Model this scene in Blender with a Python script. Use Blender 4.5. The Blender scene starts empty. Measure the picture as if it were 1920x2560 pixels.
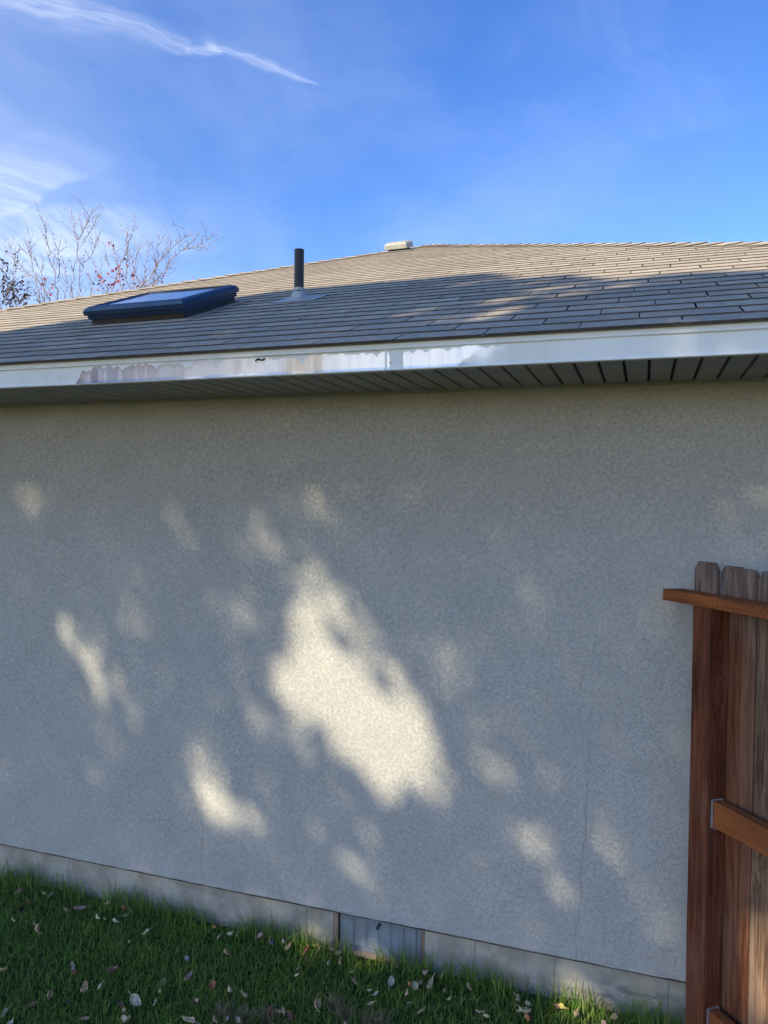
import bpy, bmesh, math, random
import numpy as np
from math import sin, cos, tan, atan, radians, pi, sqrt, floor, exp, log
from mathutils import Vector, Matrix

random.seed(7)
RNG = np.random.default_rng(11)
sc = bpy.context.scene
COL = sc.collection

# ------------------------------------------------------------------ camera
EYE = 1.967
FPX, PW, PH = 1900.0, 1920.0, 2560.0
YAW, PITCH, ROLL = 0.32929, -0.01804, 0.0120
fw = np.array([-sin(YAW)*cos(PITCH), cos(YAW)*cos(PITCH), sin(PITCH)])
r0 = np.array([cos(YAW), sin(YAW), 0.0])
u0 = np.cross(r0, fw)
right = r0*cos(ROLL) + u0*sin(ROLL)
up = -r0*sin(ROLL) + u0*cos(ROLL)
CR = np.array([right, -up, fw])
cam = bpy.data.objects.new('camera', bpy.data.cameras.new('camera'))
COL.objects.link(cam)
sc.camera = cam
cam.data.sensor_fit = 'VERTICAL'
cam.data.sensor_height = 36.0
cam.data.lens = FPX/PH*36.0
cam.data.clip_start = 0.05
cam.data.clip_end = 3000
cam.matrix_world = Matrix(((right[0], up[0], -fw[0], 0), (right[1], up[1], -fw[1], 0),
                           (right[2], up[2], -fw[2], EYE), (0, 0, 0, 1)))

# ------------------------------------------------------------------ sun, exposure
SUN_EL, SUN_AZ = radians(33), radians(27)          # azimuth measured from the wall's normal
LX, LY, LZ = cos(SUN_EL)*sin(SUN_AZ), cos(SUN_EL)*cos(SUN_AZ), -sin(SUN_EL)
sun = bpy.data.objects.new('sun', bpy.data.lights.new('sun', 'SUN'))
COL.objects.link(sun)
sun.data.energy = 2.6
sun.data.angle = radians(0.53)
sun.data.color = (1.0, 0.88, 0.64)
sun.location = (-8, -14, 14)
sun.rotation_euler = Vector((LX, LY, LZ)).to_track_quat('-Z', 'Y').to_euler()
sc.view_settings.view_transform = 'Standard'
sc.view_settings.look = 'None'
sc.view_settings.exposure = 1.65
sc.view_settings.gamma = 1.0
sc.view_settings.use_curve_mapping = False
SKY_STRENGTH = 0.15


# ------------------------------------------------------------------ node helper
class G:
    def __init__(s, nt):
        s.nt = nt
    def node(s, t, **kw):
        n = s.nt.nodes.new(t)
        for k, v in kw.items():
            setattr(n, k, v)
        return n
    def put(s, sock, v):
        if v is None:
            return
        if isinstance(v, bpy.types.NodeSocket):
            s.nt.links.new(v, sock)
        elif isinstance(v, (tuple, list)) and sock.type == 'RGBA' and len(v) == 3:
            sock.default_value = (*v, 1)
        else:
            sock.default_value = v
    def m(s, op, a, b=None, c=None, clamp=False):
        n = s.node('ShaderNodeMath', operation=op, use_clamp=clamp)
        for i, v in enumerate((a, b, c)):
            s.put(n.inputs[i], v)
        return n.outputs[0]
    def vm(s, op, a, b=None):
        n = s.node('ShaderNodeVectorMath', operation=op)
        s.put(n.inputs[0], a)
        s.put(n.inputs[1], b)
        return n.outputs[1] if op in ('LENGTH', 'DOT_PRODUCT', 'DISTANCE') else n.outputs[0]
    def xyz(s, v):
        n = s.node('ShaderNodeSeparateXYZ')
        s.put(n.inputs[0], v)
        return n.outputs
    def comb(s, x, y, z):
        n = s.node('ShaderNodeCombineXYZ')
        for i, v in enumerate((x, y, z)):
            s.put(n.inputs[i], v)
        return n.outputs[0]
    def noise(s, vec, scale=5, detail=3, rough=0.55, dist=0.0, dim='3D', w=None):
        n = s.node('ShaderNodeTexNoise', noise_dimensions=dim)
        if dim != '1D':
            s.put(n.inputs['Vector'], vec)
        if w is not None:
            s.put(n.inputs['W'], w)
        n.inputs['Scale'].default_value = scale
        n.inputs['Detail'].default_value = detail
        n.inputs['Roughness'].default_value = rough
        n.inputs['Distortion'].default_value = dist
        return n.outputs['Fac']
    def voro(s, vec, scale=5, feature='F1', out='Distance', rand=1.0):
        n = s.node('ShaderNodeTexVoronoi', feature=feature)
        s.put(n.inputs['Vector'], vec)
        n.inputs['Scale'].default_value = scale
        n.inputs['Randomness'].default_value = rand
        return n.outputs[out]
    def step(s, v, a, b, lo=0.0, hi=1.0, smooth=True):
        n = s.node('ShaderNodeMapRange', interpolation_type='SMOOTHSTEP' if smooth else 'LINEAR')
        for i, q in enumerate((v, a, b, lo, hi)):
            s.put(n.inputs[i], q)
        return n.outputs[0]
    def mix(s, f, a, b, mode='MIX'):
        n = s.node('ShaderNodeMix', data_type='RGBA', blend_type=mode)
        s.put(n.inputs[0], f)
        s.put(n.inputs[6], a)
        s.put(n.inputs[7], b)
        return n.outputs[2]
    def bump(s, h, strength=1.0, dist=0.01, normal=None):
        n = s.node('ShaderNodeBump')
        n.inputs['Strength'].default_value = strength
        n.inputs['Distance'].default_value = dist
        s.put(n.inputs['Height'], h)
        if normal is not None:
            s.put(n.inputs['Normal'], normal)
        return n.outputs[0]
    def scale(s, vec, sx, sy, sz):
        return s.vm('MULTIPLY', vec, (sx, sy, sz))
    def obj(s):
        return s.node('ShaderNodeTexCoord').outputs['Object']
    def pos(s):
        return s.node('ShaderNodeNewGeometry').outputs['Position']
    def rnd(s):
        return s.node('ShaderNodeObjectInfo').outputs['Random']


def mat(name, rough=0.8, metal=0.0, spec=None):
    m = bpy.data.materials.new(name)
    m.use_nodes = True
    b = m.node_tree.nodes['Principled BSDF']
    b.inputs['Roughness'].default_value = rough
    b.inputs['Metallic'].default_value = metal
    if spec is not None:
        b.inputs['Specular IOR Level'].default_value = spec
    g = G(m.node_tree)
    return m, g, b


# ------------------------------------------------------------------ world
world = bpy.data.worlds.new('World')
sc.world = world
world.use_nodes = True
g = G(world.node_tree)
bg = world.node_tree.nodes['Background']
sky = g.node('ShaderNodeTexSky', sky_type='NISHITA', sun_disc=False)
sky.sun_elevation = SUN_EL
sky.sun_rotation = pi + SUN_AZ
sky.altitude = 900
sky.air_density = 1.0
sky.dust_density = 2.0
sky.ozone_density = 3.0


def pix_ray(u, v):
    return CR.T @ np.array([(u - PW/2)/FPX, (v - PH/2)/FPX, 1.0])


def cloud_pt(u, v):
    a = pix_ray(u, v)
    return a[0]/a[2], a[1]/a[2]


d3 = g.node('ShaderNodeTexCoord').outputs['Generated']
dx, dy, dz = g.xyz(d3)
dzc = g.m('MAXIMUM', dz, 0.03)
cp = g.comb(g.m('DIVIDE', dx, dzc), g.m('DIVIDE', dy, dzc), 0.0)      # point on the cirrus sheet
wob = g.noise(cp, 2.2, 4, 0.6)
wob2 = g.noise(g.vm('ADD', cp, (7.3, 2.1, 0)), 2.2, 4, 0.6)
cpw = g.vm('ADD', cp, g.comb(g.m('MULTIPLY', g.m('SUBTRACT', wob, 0.5), 0.22),
                             g.m('MULTIPLY', g.m('SUBTRACT', wob2, 0.5), 0.22), 0.0))
cov = None


def streak(pts, w, inten, grain):
    """a cirrus filament on the cloud sheet: soft line segments broken up by stretched noise"""
    global cov
    for (a, b) in zip(pts[:-1], pts[1:]):
        ax, ay = cloud_pt(*a[:2])
        bx, by = cloud_pt(*b[:2])
        L = sqrt((bx-ax)**2 + (by-ay)**2)
        tx, ty = (bx-ax)/L, (by-ay)/L
        rel = g.vm('SUBTRACT', cpw, (ax, ay, 0))
        rx, ry, _ = g.xyz(rel)
        al = g.m('ADD', g.m('MULTIPLY', rx, tx), g.m('MULTIPLY', ry, ty))
        ac = g.m('ADD', g.m('MULTIPLY', rx, -ty), g.m('MULTIPLY', ry, tx))
        t = g.m('DIVIDE', al, L)
        wl = g.m('ADD', w*a[2], g.m('MULTIPLY', g.m('MAXIMUM', g.m('MINIMUM', t, 1.0), 0.0), w*(b[2]-a[2])))
        q = g.m('DIVIDE', ac, wl)
        fall = g.m('EXPONENT', g.m('MULTIPLY', g.m('MULTIPLY', q, q), -1.0))
        ends = g.m('MULTIPLY', g.step(t, -0.12, 0.08), g.step(t, 1.1, 0.93))
        fib = g.noise(g.comb(g.m('MULTIPLY', al, grain*0.14), g.m('MULTIPLY', ac, grain), 3.0), 1.0, 5, 0.62)
        fib = g.step(fib, 0.22, 0.82)
        v = g.m('MULTIPLY', g.m('MULTIPLY', fall, ends), g.m('MULTIPLY', fib, inten))
        cov = v if cov is None else g.m('ADD', cov, v)


# long filament top left, wisps low on the left, faint veils on the right
streak([(-160, -60, 1.5), (180, 40, 1.6), (470, 118, 0.7), (560, 122, .5)], 0.034, 0.33, 30)
streak([(540, 110, .8), (700, 160, 0.9), (815, 200, 0.35)], 0.021, 0.38, 40)
streak([(-120, 470, 1.6), (60, 520, 1.4), (230, 640, 1.2)], 0.30, 0.36, 9)
streak([(-100, 600, 1.3), (120, 690, 1.0)], 0.32, 0.42, 9)
streak([(1480, -60, 1), (1560, 130, 1.2), (1720, 330, 1.6)], 0.09, 0.06, 12)
veil = g.noise(g.scale(cpw, 0.8, 0.5, 1), 0.55, 6, 0.58, 0.6)
veil = g.m('MULTIPLY', g.step(veil, 0.36, 0.70), g.step(g.xyz(cpw)[0], 0.5, -1.1, 0.02, 0.27))   # the sheet thins out eastward
cov = g.m('MINIMUM', g.m('ADD', cov, veil), 0.9)
cov = g.m('MULTIPLY', cov, g.step(dz, 0.01, 0.12))
gam = g.node('ShaderNodeGamma')                       # deeper, more saturated blue, as the camera recorded it
g.put(gam.inputs[0], g.vm('SCALE', sky.outputs[0]))
gam.inputs[0].links[0].from_node.inputs[3].default_value = 0.2
gam.inputs[1].default_value = 1.3
low = g.step(dz, 0.0, 0.62, 0.55, 1.0, False)
tint = g.mix(1.0, gam.outputs[0], g.mix(g.step(dz, 0.0, 0.62, 0.0, 1.0, False), (4.5, 4.2, 4.2), (1.3, 2.55, 3.75)), 'MULTIPLY')
lowv = g.vm('SCALE', tint)
g.put(lowv.node.inputs[3], low)
tint = lowv
cl = g.mix(cov, tint, (2.6, 2.8, 3.1))
g.put(bg.inputs[0], cl)
bg.inputs[1].default_value = SKY_STRENGTH

# ------------------------------------------------------------------ places measured from the photograph
WY = 3.0                     # face of the stucco wall
YF = 2.477                   # face of the fascia
ZB = 0.19                    # foot of the stucco
ZS = 2.406                   # underside of the eave
ZE = EYE + 0.5405            # lower edge of the shingles
RS, RT, RX = 0.40772, 4.7734, -2.0495      # roof: slope, run from eave to apex, x of apex
RA = atan(RS)
SXL, SXR = RX - RT, RX + RT                # eave corners
OV = WY - YF
WXL, WXR = SXL + OV, SXR - OV              # wall corners


def at_roof(u, v, h=0.0):
    a = pix_ray(u, v)
    k = (ZE - EYE - RS*YF + h)/(a[2] - RS*a[1])
    return a*k + np.array([0, 0, EYE])


def at_y(u, v, y):
    a = pix_ray(u, v)
    return a*(y/a[1]) + np.array([0, 0, EYE])


def at_z(u, v, z):
    a = pix_ray(u, v)
    return a*((z - EYE)/a[2]) + np.array([0, 0, EYE])


def at_any(u, v):
    """where the ray of a photograph point first meets the house or the lawn"""
    a = pix_ray(u, v)
    w = at_y(u, v, WY)
    if w[2] < 0.03:
        return at_z(u, v, 0.03)
    if w[2] < ZS:
        return w
    f = at_y(u, v, YF)
    if ZS - 0.01 <= f[2] <= ZE:
        return f
    return at_roof(u, v)


def sun_uv(P):
    """slide a point along the sunlight onto the plane of the wall"""
    k = WY - P[1]
    return P[0] + k*LX/LY, P[2] + k*LZ/LY


# ------------------------------------------------------------------ mesh helpers
def mesh(name, V, F, mats, mi=None, smooth=False):
    me = bpy.data.meshes.new(name)
    me.from_pydata([tuple(map(float, v)) for v in V], [], F)
    for m in (mats if isinstance(mats, (list, tuple)) else [mats]):
        me.materials.append(m)
    if mi is not None:
        me.polygons.foreach_set('material_index', mi)
    if smooth:
        me.polygons.foreach_set('use_smooth', [True]*len(me.polygons))
    me.update()
    return me


def big_mesh(name, V, F, m):
    """V (n,3) array, F (k,3 or 4) array"""
    me = bpy.data.meshes.new(name)
    me.vertices.add(len(V))
    me.vertices.foreach_set('co', np.asarray(V, np.float32).ravel())
    k, c = F.shape
    me.loops.add(k*c)
    me.loops.foreach_set('vertex_index', F.astype(np.int32).ravel())
    me.polygons.add(k)
    me.polygons.foreach_set('loop_start', np.arange(0, k*c, c, dtype=np.int32))
    me.materials.append(m)
    me.update()
    me.validate()
    return me


class MB:
    def __init__(s):
        s.V, s.F, s.I = [], [], []
    def add(s, V, F, i=0):
        o = len(s.V)
        s.V += [tuple(v) for v in V]
        s.F += [tuple(o + k for k in f) for f in F]
        s.I += [i]*len(F)
    def box(s, x0, x1, y0, y1, z0, z1, i=0, M=None):
        V = [(x, y, z) for z in (z0, z1) for y in (y0, y1) for x in (x0, x1)]
        if M is not None:
            V = [tuple(M @ Vector(v)) for v in V]
        s.add(V, [(0, 2, 3, 1), (4, 5, 7, 6), (0, 1, 5, 4), (2, 6, 7, 3), (0, 4, 6, 2), (1, 3, 7, 5)], i)
    def tube(s, pts, rads, n=6, i=0, cap=True):
        pts = [Vector(p) for p in pts]
        rings = []
        for k, p in enumerate(pts):
            a = pts[max(k-1, 0)]
            b = pts[min(k+1, len(pts)-1)]
            d = (b - a).normalized()
            x = d.orthogonal().normalized() if k == 0 else (x - d*x.dot(d)).normalized()
            y = d.cross(x)
            rings.append([p + (x*cos(2*pi*j/n) + y*sin(2*pi*j/n))*rads[k] for j in range(n)])
        V = [q for r in rings for q in r]
        F = [(k*n+j, k*n+(j+1) % n, (k+1)*n+(j+1) % n, (k+1)*n+j) for k in range(len(pts)-1) for j in range(n)]
        if cap:
            F.append(tuple(reversed(range(n))))
            F.append(tuple(range((len(pts)-1)*n, len(pts)*n)))
        s.add(V, F, i)
    def mesh(s, name, mats, smooth=False):
        return mesh(name, s.V, s.F, mats, s.I, smooth)


def bevel(me, w, seg=2):
    bm = bmesh.new()
    bm.from_mesh(me)
    bmesh.ops.bevel(bm, geom=bm.edges[:], offset=w, segments=seg, profile=0.5, affect='EDGES')
    bm.to_mesh(me)
    bm.free()
    return me


LOC = {}


def link(name, me, parent=None, M=None):
    """M: world matrix of the object"""
    o = bpy.data.objects.new(name, me)
    COL.objects.link(o)
    M = Matrix.Identity(4) if M is None else M
    LOC[o.name] = M.copy()
    if parent is not None:
        o.parent = parent
        M = LOC[parent.name].inverted() @ M
    o.matrix_basis = M
    return o


def thing(name, label, cat, loc, group=None):
    o = link(name, None, None, Matrix.Translation(loc))
    return tag(o, label, cat, group)


def tag(o, label=None, cat=None, group=None, kind=None):
    for k, v in (('label', label), ('category', cat), ('group', group), ('kind', kind)):
        if v:
            o[k] = v
    return o


def T(*v):
    return Matrix.Translation(v)


# ------------------------------------------------------------------ materials
def m_stucco():
    m, g, b = mat('stucco', 0.92, spec=0.25)
    p = g.pos()
    q = g.vm('ADD', p, g.scale(g.vm('SUBTRACT', g.node('ShaderNodeTexNoise').outputs['Color'], (.5, .5, .5)), 0, 0, 0))
    n1 = g.noise(q, 170, 1.5, 0.5, 1.0)
    ridge = g.m('ABSOLUTE', g.m('SUBTRACT', n1, 0.5))
    groove = g.step(ridge, 0.0, 0.050)                       # worm shaped hollows
    n2 = g.noise(p, 75, 3, 0.65, 0.8)
    keep = g.step(n2, 0.42, 0.60)
    groove = g.m('MAXIMUM', groove, keep)
    fine = g.noise(p, 210, 3, 0.6)
    broad = g.noise(p, 5.0, 4, 0.6)
    h = g.m('ADD', g.m('MULTIPLY', groove, 1.0), g.m('ADD', g.m('MULTIPLY', n1, 0.35), g.m('MULTIPLY', fine, 0.60)))
    # two hairline settlement cracks
    x, y, z = g.xyz(p)
    wander = g.m('MULTIPLY', g.m('SUBTRACT', g.noise(g.comb(0, 0, z), 5.0, 7, 0.66), 0.5), 0.085)
    crack = None
    for x0, dxdz, ztop, w in ((-1.884, -0.012, 0.86, 0.0013), (-0.213, 0.045, 1.30, 0.0014), (-1.02, 0.0, 0.42, 0.0007)):
        line = g.m('SUBTRACT', x, g.m('ADD', g.m('ADD', x0, g.m('MULTIPLY', g.m('SUBTRACT', z, 0.3), dxdz)), wander))
        c = g.m('SUBTRACT', 1.0, g.step(g.m('ABSOLUTE', line), w*0.35, w))
        c = g.m('MULTIPLY', g.m('MULTIPLY', c, g.step(z, ztop, ztop-0.5)), g.step(g.noise(g.comb(x0, 0, z), 22, 3, 0.7), 0.28, 0.56, 0.35, 1.0))
        crack = c if crack is None else g.m('MAXIMUM', crack, c)
    h = g.m('SUBTRACT', h, g.m('MULTIPLY', crack, 1.0))
    col = g.mix(g.step(broad, 0.3, 0.75), (0.404, 0.394, 0.362), (0.449, 0.435, 0.398))
    col = g.mix(g.m('MULTIPLY', g.m('SUBTRACT', 1.0, groove), 0.09), col, (0.21, 0.20, 0.18))
    blot = g.step(g.noise(g.scale(p, 1.0, 1.0, 0.6), 2.6, 5, 0.65), 0.42, 0.72)
    col = g.mix(g.m('MULTIPLY', blot, 0.10), col, (0.30, 0.285, 0.255))
    foot = g.m('MULTIPLY', g.step(z, 0.33, 0.19), g.step(g.noise(p, 9, 3), 0.35, 0.7))
    col = g.mix(g.m('MULTIPLY', foot, 0.22), col, (0.25, 0.24, 0.21))
    col = g.mix(g.m('MULTIPLY', crack, 0.6), col, (0.13, 0.125, 0.12))
    g.put(b.inputs['Base Color'], col)
    g.put(b.inputs['Normal'], g.bump(h, 0.72, 0.0021))
    return m


def m_concrete():
    m, g, b = mat('concrete', 0.9, spec=0.3)
    p = g.pos()
    x, y, z = g.xyz(p)
    n = g.noise(p, 7, 5, 0.62)
    splash = g.m('MULTIPLY', g.step(z, 0.10, 0.0), g.step(g.noise(p, 26, 5, 0.7), 0.40, 0.62))
    n2 = g.noise(p, 38, 4, 0.6)
    col = g.mix(g.step(n, 0.3, 0.72), (0.24, 0.225, 0.185), (0.42, 0.395, 0.335))
    col = g.mix(g.m('MULTIPLY', g.step(n2, 0.55, 0.72), 0.35), col, (0.24, 0.23, 0.20))
    smear = g.noise(g.scale(p, 1.0, 1.0, 3.2), 9, 4, 0.6)
    zone = g.m('MULTIPLY', g.step(x, -0.35, -0.05), g.step(g.m('ABSOLUTE', g.m('SUBTRACT', z, 0.075)), 0.05, 0.02))
    col = g.mix(g.m('MULTIPLY', g.m('MULTIPLY', g.step(smear, 0.45, 0.62), zone), 0.7), col, (0.13, 0.13, 0.135))
    holes = g.m('SUBTRACT', 1.0, g.step(g.voro(p, 34), 0.05, 0.09))
    holes = g.m('MULTIPLY', holes, g.step(g.noise(p, 13, 1), 0.5, 0.56))
    seam = None
    for x0 in (-2.66, -1.37, -0.62, -0.30, 0.12):
        xx = g.m('ADD', x, g.m('MULTIPLY', g.m('SUBTRACT', g.noise(p, 18, 2), 0.5), 0.012))
        c = g.m('SUBTRACT', 1.0, g.step(g.m('ABSOLUTE', g.m('SUBTRACT', xx, x0)), 0.0015, 0.006))
        seam = c if seam is None else g.m('MAXIMUM', seam, c)
    col = g.mix(g.m('MULTIPLY', g.m('MAXIMUM', holes, g.m('MULTIPLY', seam, 0.5)), 0.7), col, (0.12, 0.115, 0.10))
    col = g.mix(g.m('MULTIPLY', splash, 0.6), col, (0.13, 0.10, 0.065))
    rust = g.m('MULTIPLY', g.step(g.noise(p, 5, 4, 0.6), 0.56, 0.75), 0.4)
    col = g.mix(rust, col, (0.40, 0.29, 0.17))
    g.put(b.inputs['Base Color'], col)
    h = g.m('SUBTRACT', g.m('ADD', n2, g.noise(p, 150, 3)), g.m('MULTIPLY', g.m('MAXIMUM', holes, seam), 2.0))
    g.put(b.inputs['Normal'], g.bump(h, 0.5, 0.002))
    return m


def m_shingle():
    m, g, b = mat('asphalt_shingle', 0.95, spec=0.15)
    p = g.pos()
    isl = g.node('ShaderNodeNewGeometry').outputs['Random Per Island']
    r = g.m('FRACT', g.m('ADD', g.m('MULTIPLY', g.rnd(), 7.13), g.m('MULTIPLY', isl, 3.7)))
    col = g.mix(r, (0.30, 0.25, 0.19), (0.47, 0.39, 0.295))
    gran = g.noise(p, 420, 2, 0.7)
    col = g.mix(g.m('MULTIPLY', g.step(gran, 0.42, 0.66), 0.55), col, (0.47, 0.41, 0.335))
    col = g.mix(g.m('MULTIPLY', g.step(g.noise(p, 260, 2, 0.6), 0.55, 0.7), 0.5), col, (0.06, 0.055, 0.052))
    col = g.mix(g.m('MULTIPLY', g.step(g.noise(p, 3.2, 5, 0.65), 0.45, 0.75), 0.35), col, (0.26, 0.22, 0.175))
    mid = g.noise(p, 24, 4, 0.65)
    col = g.mix(g.m('MULTIPLY', g.step(mid, 0.38, 0.66), 0.38), col, (0.21, 0.177, 0.14))
    strk = g.noise(g.scale(p, 14, 1.6, 1.6), 1.0, 3, 0.6)
    col = g.mix(g.m('MULTIPLY', g.step(strk, 0.5, 0.75), 0.25), col, (0.32, 0.28, 0.23))
    g.put(b.inputs['Base Color'], col)
    g.put(b.inputs['Normal'], g.bump(gran, 0.5, 0.002))
    return m


def m_plain(name, col, rough=0.6, metal=0.0, var=0.12, scale=20, bump=0.0, spec=None):
    m, g, b = mat(name, rough, metal, spec)
    p = g.pos()
    n = g.noise(p, scale, 4, 0.6)
    d = tuple(c*(1-var*2) for c in col)
    g.put(b.inputs['Base Color'], g.mix(g.step(n, 0.3, 0.7), d, col))
    if bump:
        g.put(b.inputs['Normal'], g.bump(g.noise(p, scale*6, 3), bump, 0.002))
    return m


def m_fascia():
    """painted aluminium trim; along one stretch the paint has come away from the bare metal"""
    m, g, b = mat('painted_aluminium', 0.5)
    p = g.pos()
    x, y, z = g.xyz(p)
    # lower edge of the paint that is left: rounded scallops of several sizes
    def scal(freq, seed):
        n = g.node('ShaderNodeTexVoronoi', voronoi_dimensions='1D', feature='F1')
        g.put(n.inputs['W'], g.m('ADD', x, seed))
        n.inputs['Scale'].default_value = freq
        return g.m('SUBTRACT', 1.0, g.m('MULTIPLY', g.m('MULTIPLY', n.outputs['Distance'], n.outputs['Distance']), 4.0))
    edge = g.m('ADD', g.m('MULTIPLY', scal(13, 3.1), 0.0085), g.m('MULTIPLY', scal(37, 9.7), 0.0050))
    edge = g.m('ADD', edge, g.m('MULTIPLY', g.m('SUBTRACT', g.noise(g.comb(x, 0, 0), 4.5, 4, 0.6), 0.5), 0.040))
    edge = g.m('ADD', edge, g.m('MULTIPLY', g.m('SUBTRACT', g.noise(p, 160, 3), 0.5), 0.009))
    left = g.step(x, -2.12, -2.175, 0.0, 0.10, False)
    top = g.m('SUBTRACT', g.m('ADD', 2.4615, edge), left)
    wx = g.m('ADD', x, g.m('MULTIPLY', g.m('SUBTRACT', g.noise(p, 95, 3, 0.6), 0.5), 0.026))
    mask = g.step(z, g.m('ADD', top, 0.0006), g.m('SUBTRACT', top, 0.0006))
    mask = g.m('MULTIPLY', mask, g.step(wx, -2.172, -2.168))
    isl = g.m('MULTIPLY', g.step(wx, -0.833, -0.830), g.step(wx, -0.786, -0.789))
    seamp = g.step(g.m('ABSOLUTE', g.m('SUBTRACT', x, -0.8475)), 0.0035, 0.0025)
    mask = g.m('MULTIPLY', mask, g.m('SUBTRACT', 1.0, g.m('MAXIMUM', isl, seamp)))
    wisp = g.m('ADD', x, g.m('ADD', g.m('MULTIPLY', g.m('SUBTRACT', z, 2.43), -1.1),
                             g.m('MULTIPLY', g.m('SUBTRACT', g.noise(p, 30, 4, 0.6), 0.5), 0.16)))
    mask = g.m('MULTIPLY', mask, g.step(wisp, -0.46, -0.57))
    mask = g.m('MULTIPLY', mask, g.step(z, 2.4085, 2.4095))
    # bare metal: run-down stains
    st = g.noise(g.comb(g.m('MULTIPLY', x, 42), 0, g.m('MULTIPLY', z, 3.0)), 1.0, 4, 0.6)
    st2 = g.noise(g.comb(g.m('MULTIPLY', x, 11), 2, g.m('MULTIPLY', z, 5.0)), 1.0, 3, 0.6)
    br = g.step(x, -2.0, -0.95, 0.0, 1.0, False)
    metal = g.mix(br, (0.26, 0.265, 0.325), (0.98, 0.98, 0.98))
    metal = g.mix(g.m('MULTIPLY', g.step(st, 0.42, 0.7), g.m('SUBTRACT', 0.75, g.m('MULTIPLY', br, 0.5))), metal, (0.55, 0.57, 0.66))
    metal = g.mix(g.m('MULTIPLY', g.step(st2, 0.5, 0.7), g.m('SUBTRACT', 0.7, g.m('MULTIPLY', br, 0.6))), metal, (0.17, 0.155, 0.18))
    tan_z = g.m('MULTIPLY', g.step(x, -1.25, -1.20), g.step(x, -1.06, -1.10))
    metal = g.mix(g.m('MULTIPLY', tan_z, g.step(st, 0.25, 0.6, 0.35, 0.85)), metal, (0.55, 0.47, 0.38))
    tip = g.m('MULTIPLY', g.step(g.m('SUBTRACT', top, z), 0.022, 0.004), g.step(x, -1.3, -1.9))
    metal = g.mix(g.m('MULTIPLY', tip, 0.6), metal, (0.27, 0.24, 0.25))
    metal = g.mix(g.m('MULTIPLY', g.step(x, -2.09, -2.14), 0.7), metal, (0.20, 0.17, 0.18))
    # paint
    n = g.noise(p, 4.0, 4, 0.6)
    paint = g.mix(g.step(n, 0.3, 0.7), (0.72, 0.735, 0.70), (0.78, 0.795, 0.765))
    dirt = g.noise(g.comb(g.m('MULTIPLY', x, 25), 1, g.m('MULTIPLY', z, 4)), 1.0, 4, 0.6)
    paint = g.mix(g.m('MULTIPLY', g.step(dirt, 0.52, 0.75), 0.14), paint, (0.36, 0.36, 0.33))
    spot = g.m('MULTIPLY', g.m('SUBTRACT', 1.0, g.step(g.voro(p, 21), 0.03, 0.05)), g.step(g.noise(p, 9, 1), 0.56, 0.6))
    paint = g.mix(g.m('MULTIPLY', spot, 0.6), paint, (0.25, 0.24, 0.22))
    rim = g.m('MULTIPLY', g.step(g.m('ABSOLUTE', g.m('SUBTRACT', mask, 0.5)), 0.5, 0.35), g.step(x, -0.50, -0.62, 0.0, 0.8))
    col = g.mix(mask, paint, metal)
    col = g.mix(rim, col, (0.22, 0.21, 0.2))
    g.put(b.inputs['Base Color'], col)
    g.put(b.inputs['Metallic'], g.m('MULTIPLY', mask, 0.6))
    g.put(b.inputs['Roughness'], g.m('ADD', 0.5, g.m('MULTIPLY', mask, -0.06)))
    wave = g.noise(g.scale(p, 2.5, 1, 1), 3, 2)
    h = g.m('ADD', g.m('MULTIPLY', mask, -0.05), wave)
    g.put(b.inputs['Normal'], g.bump(h, 0.25, 0.006))
    return m


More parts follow.
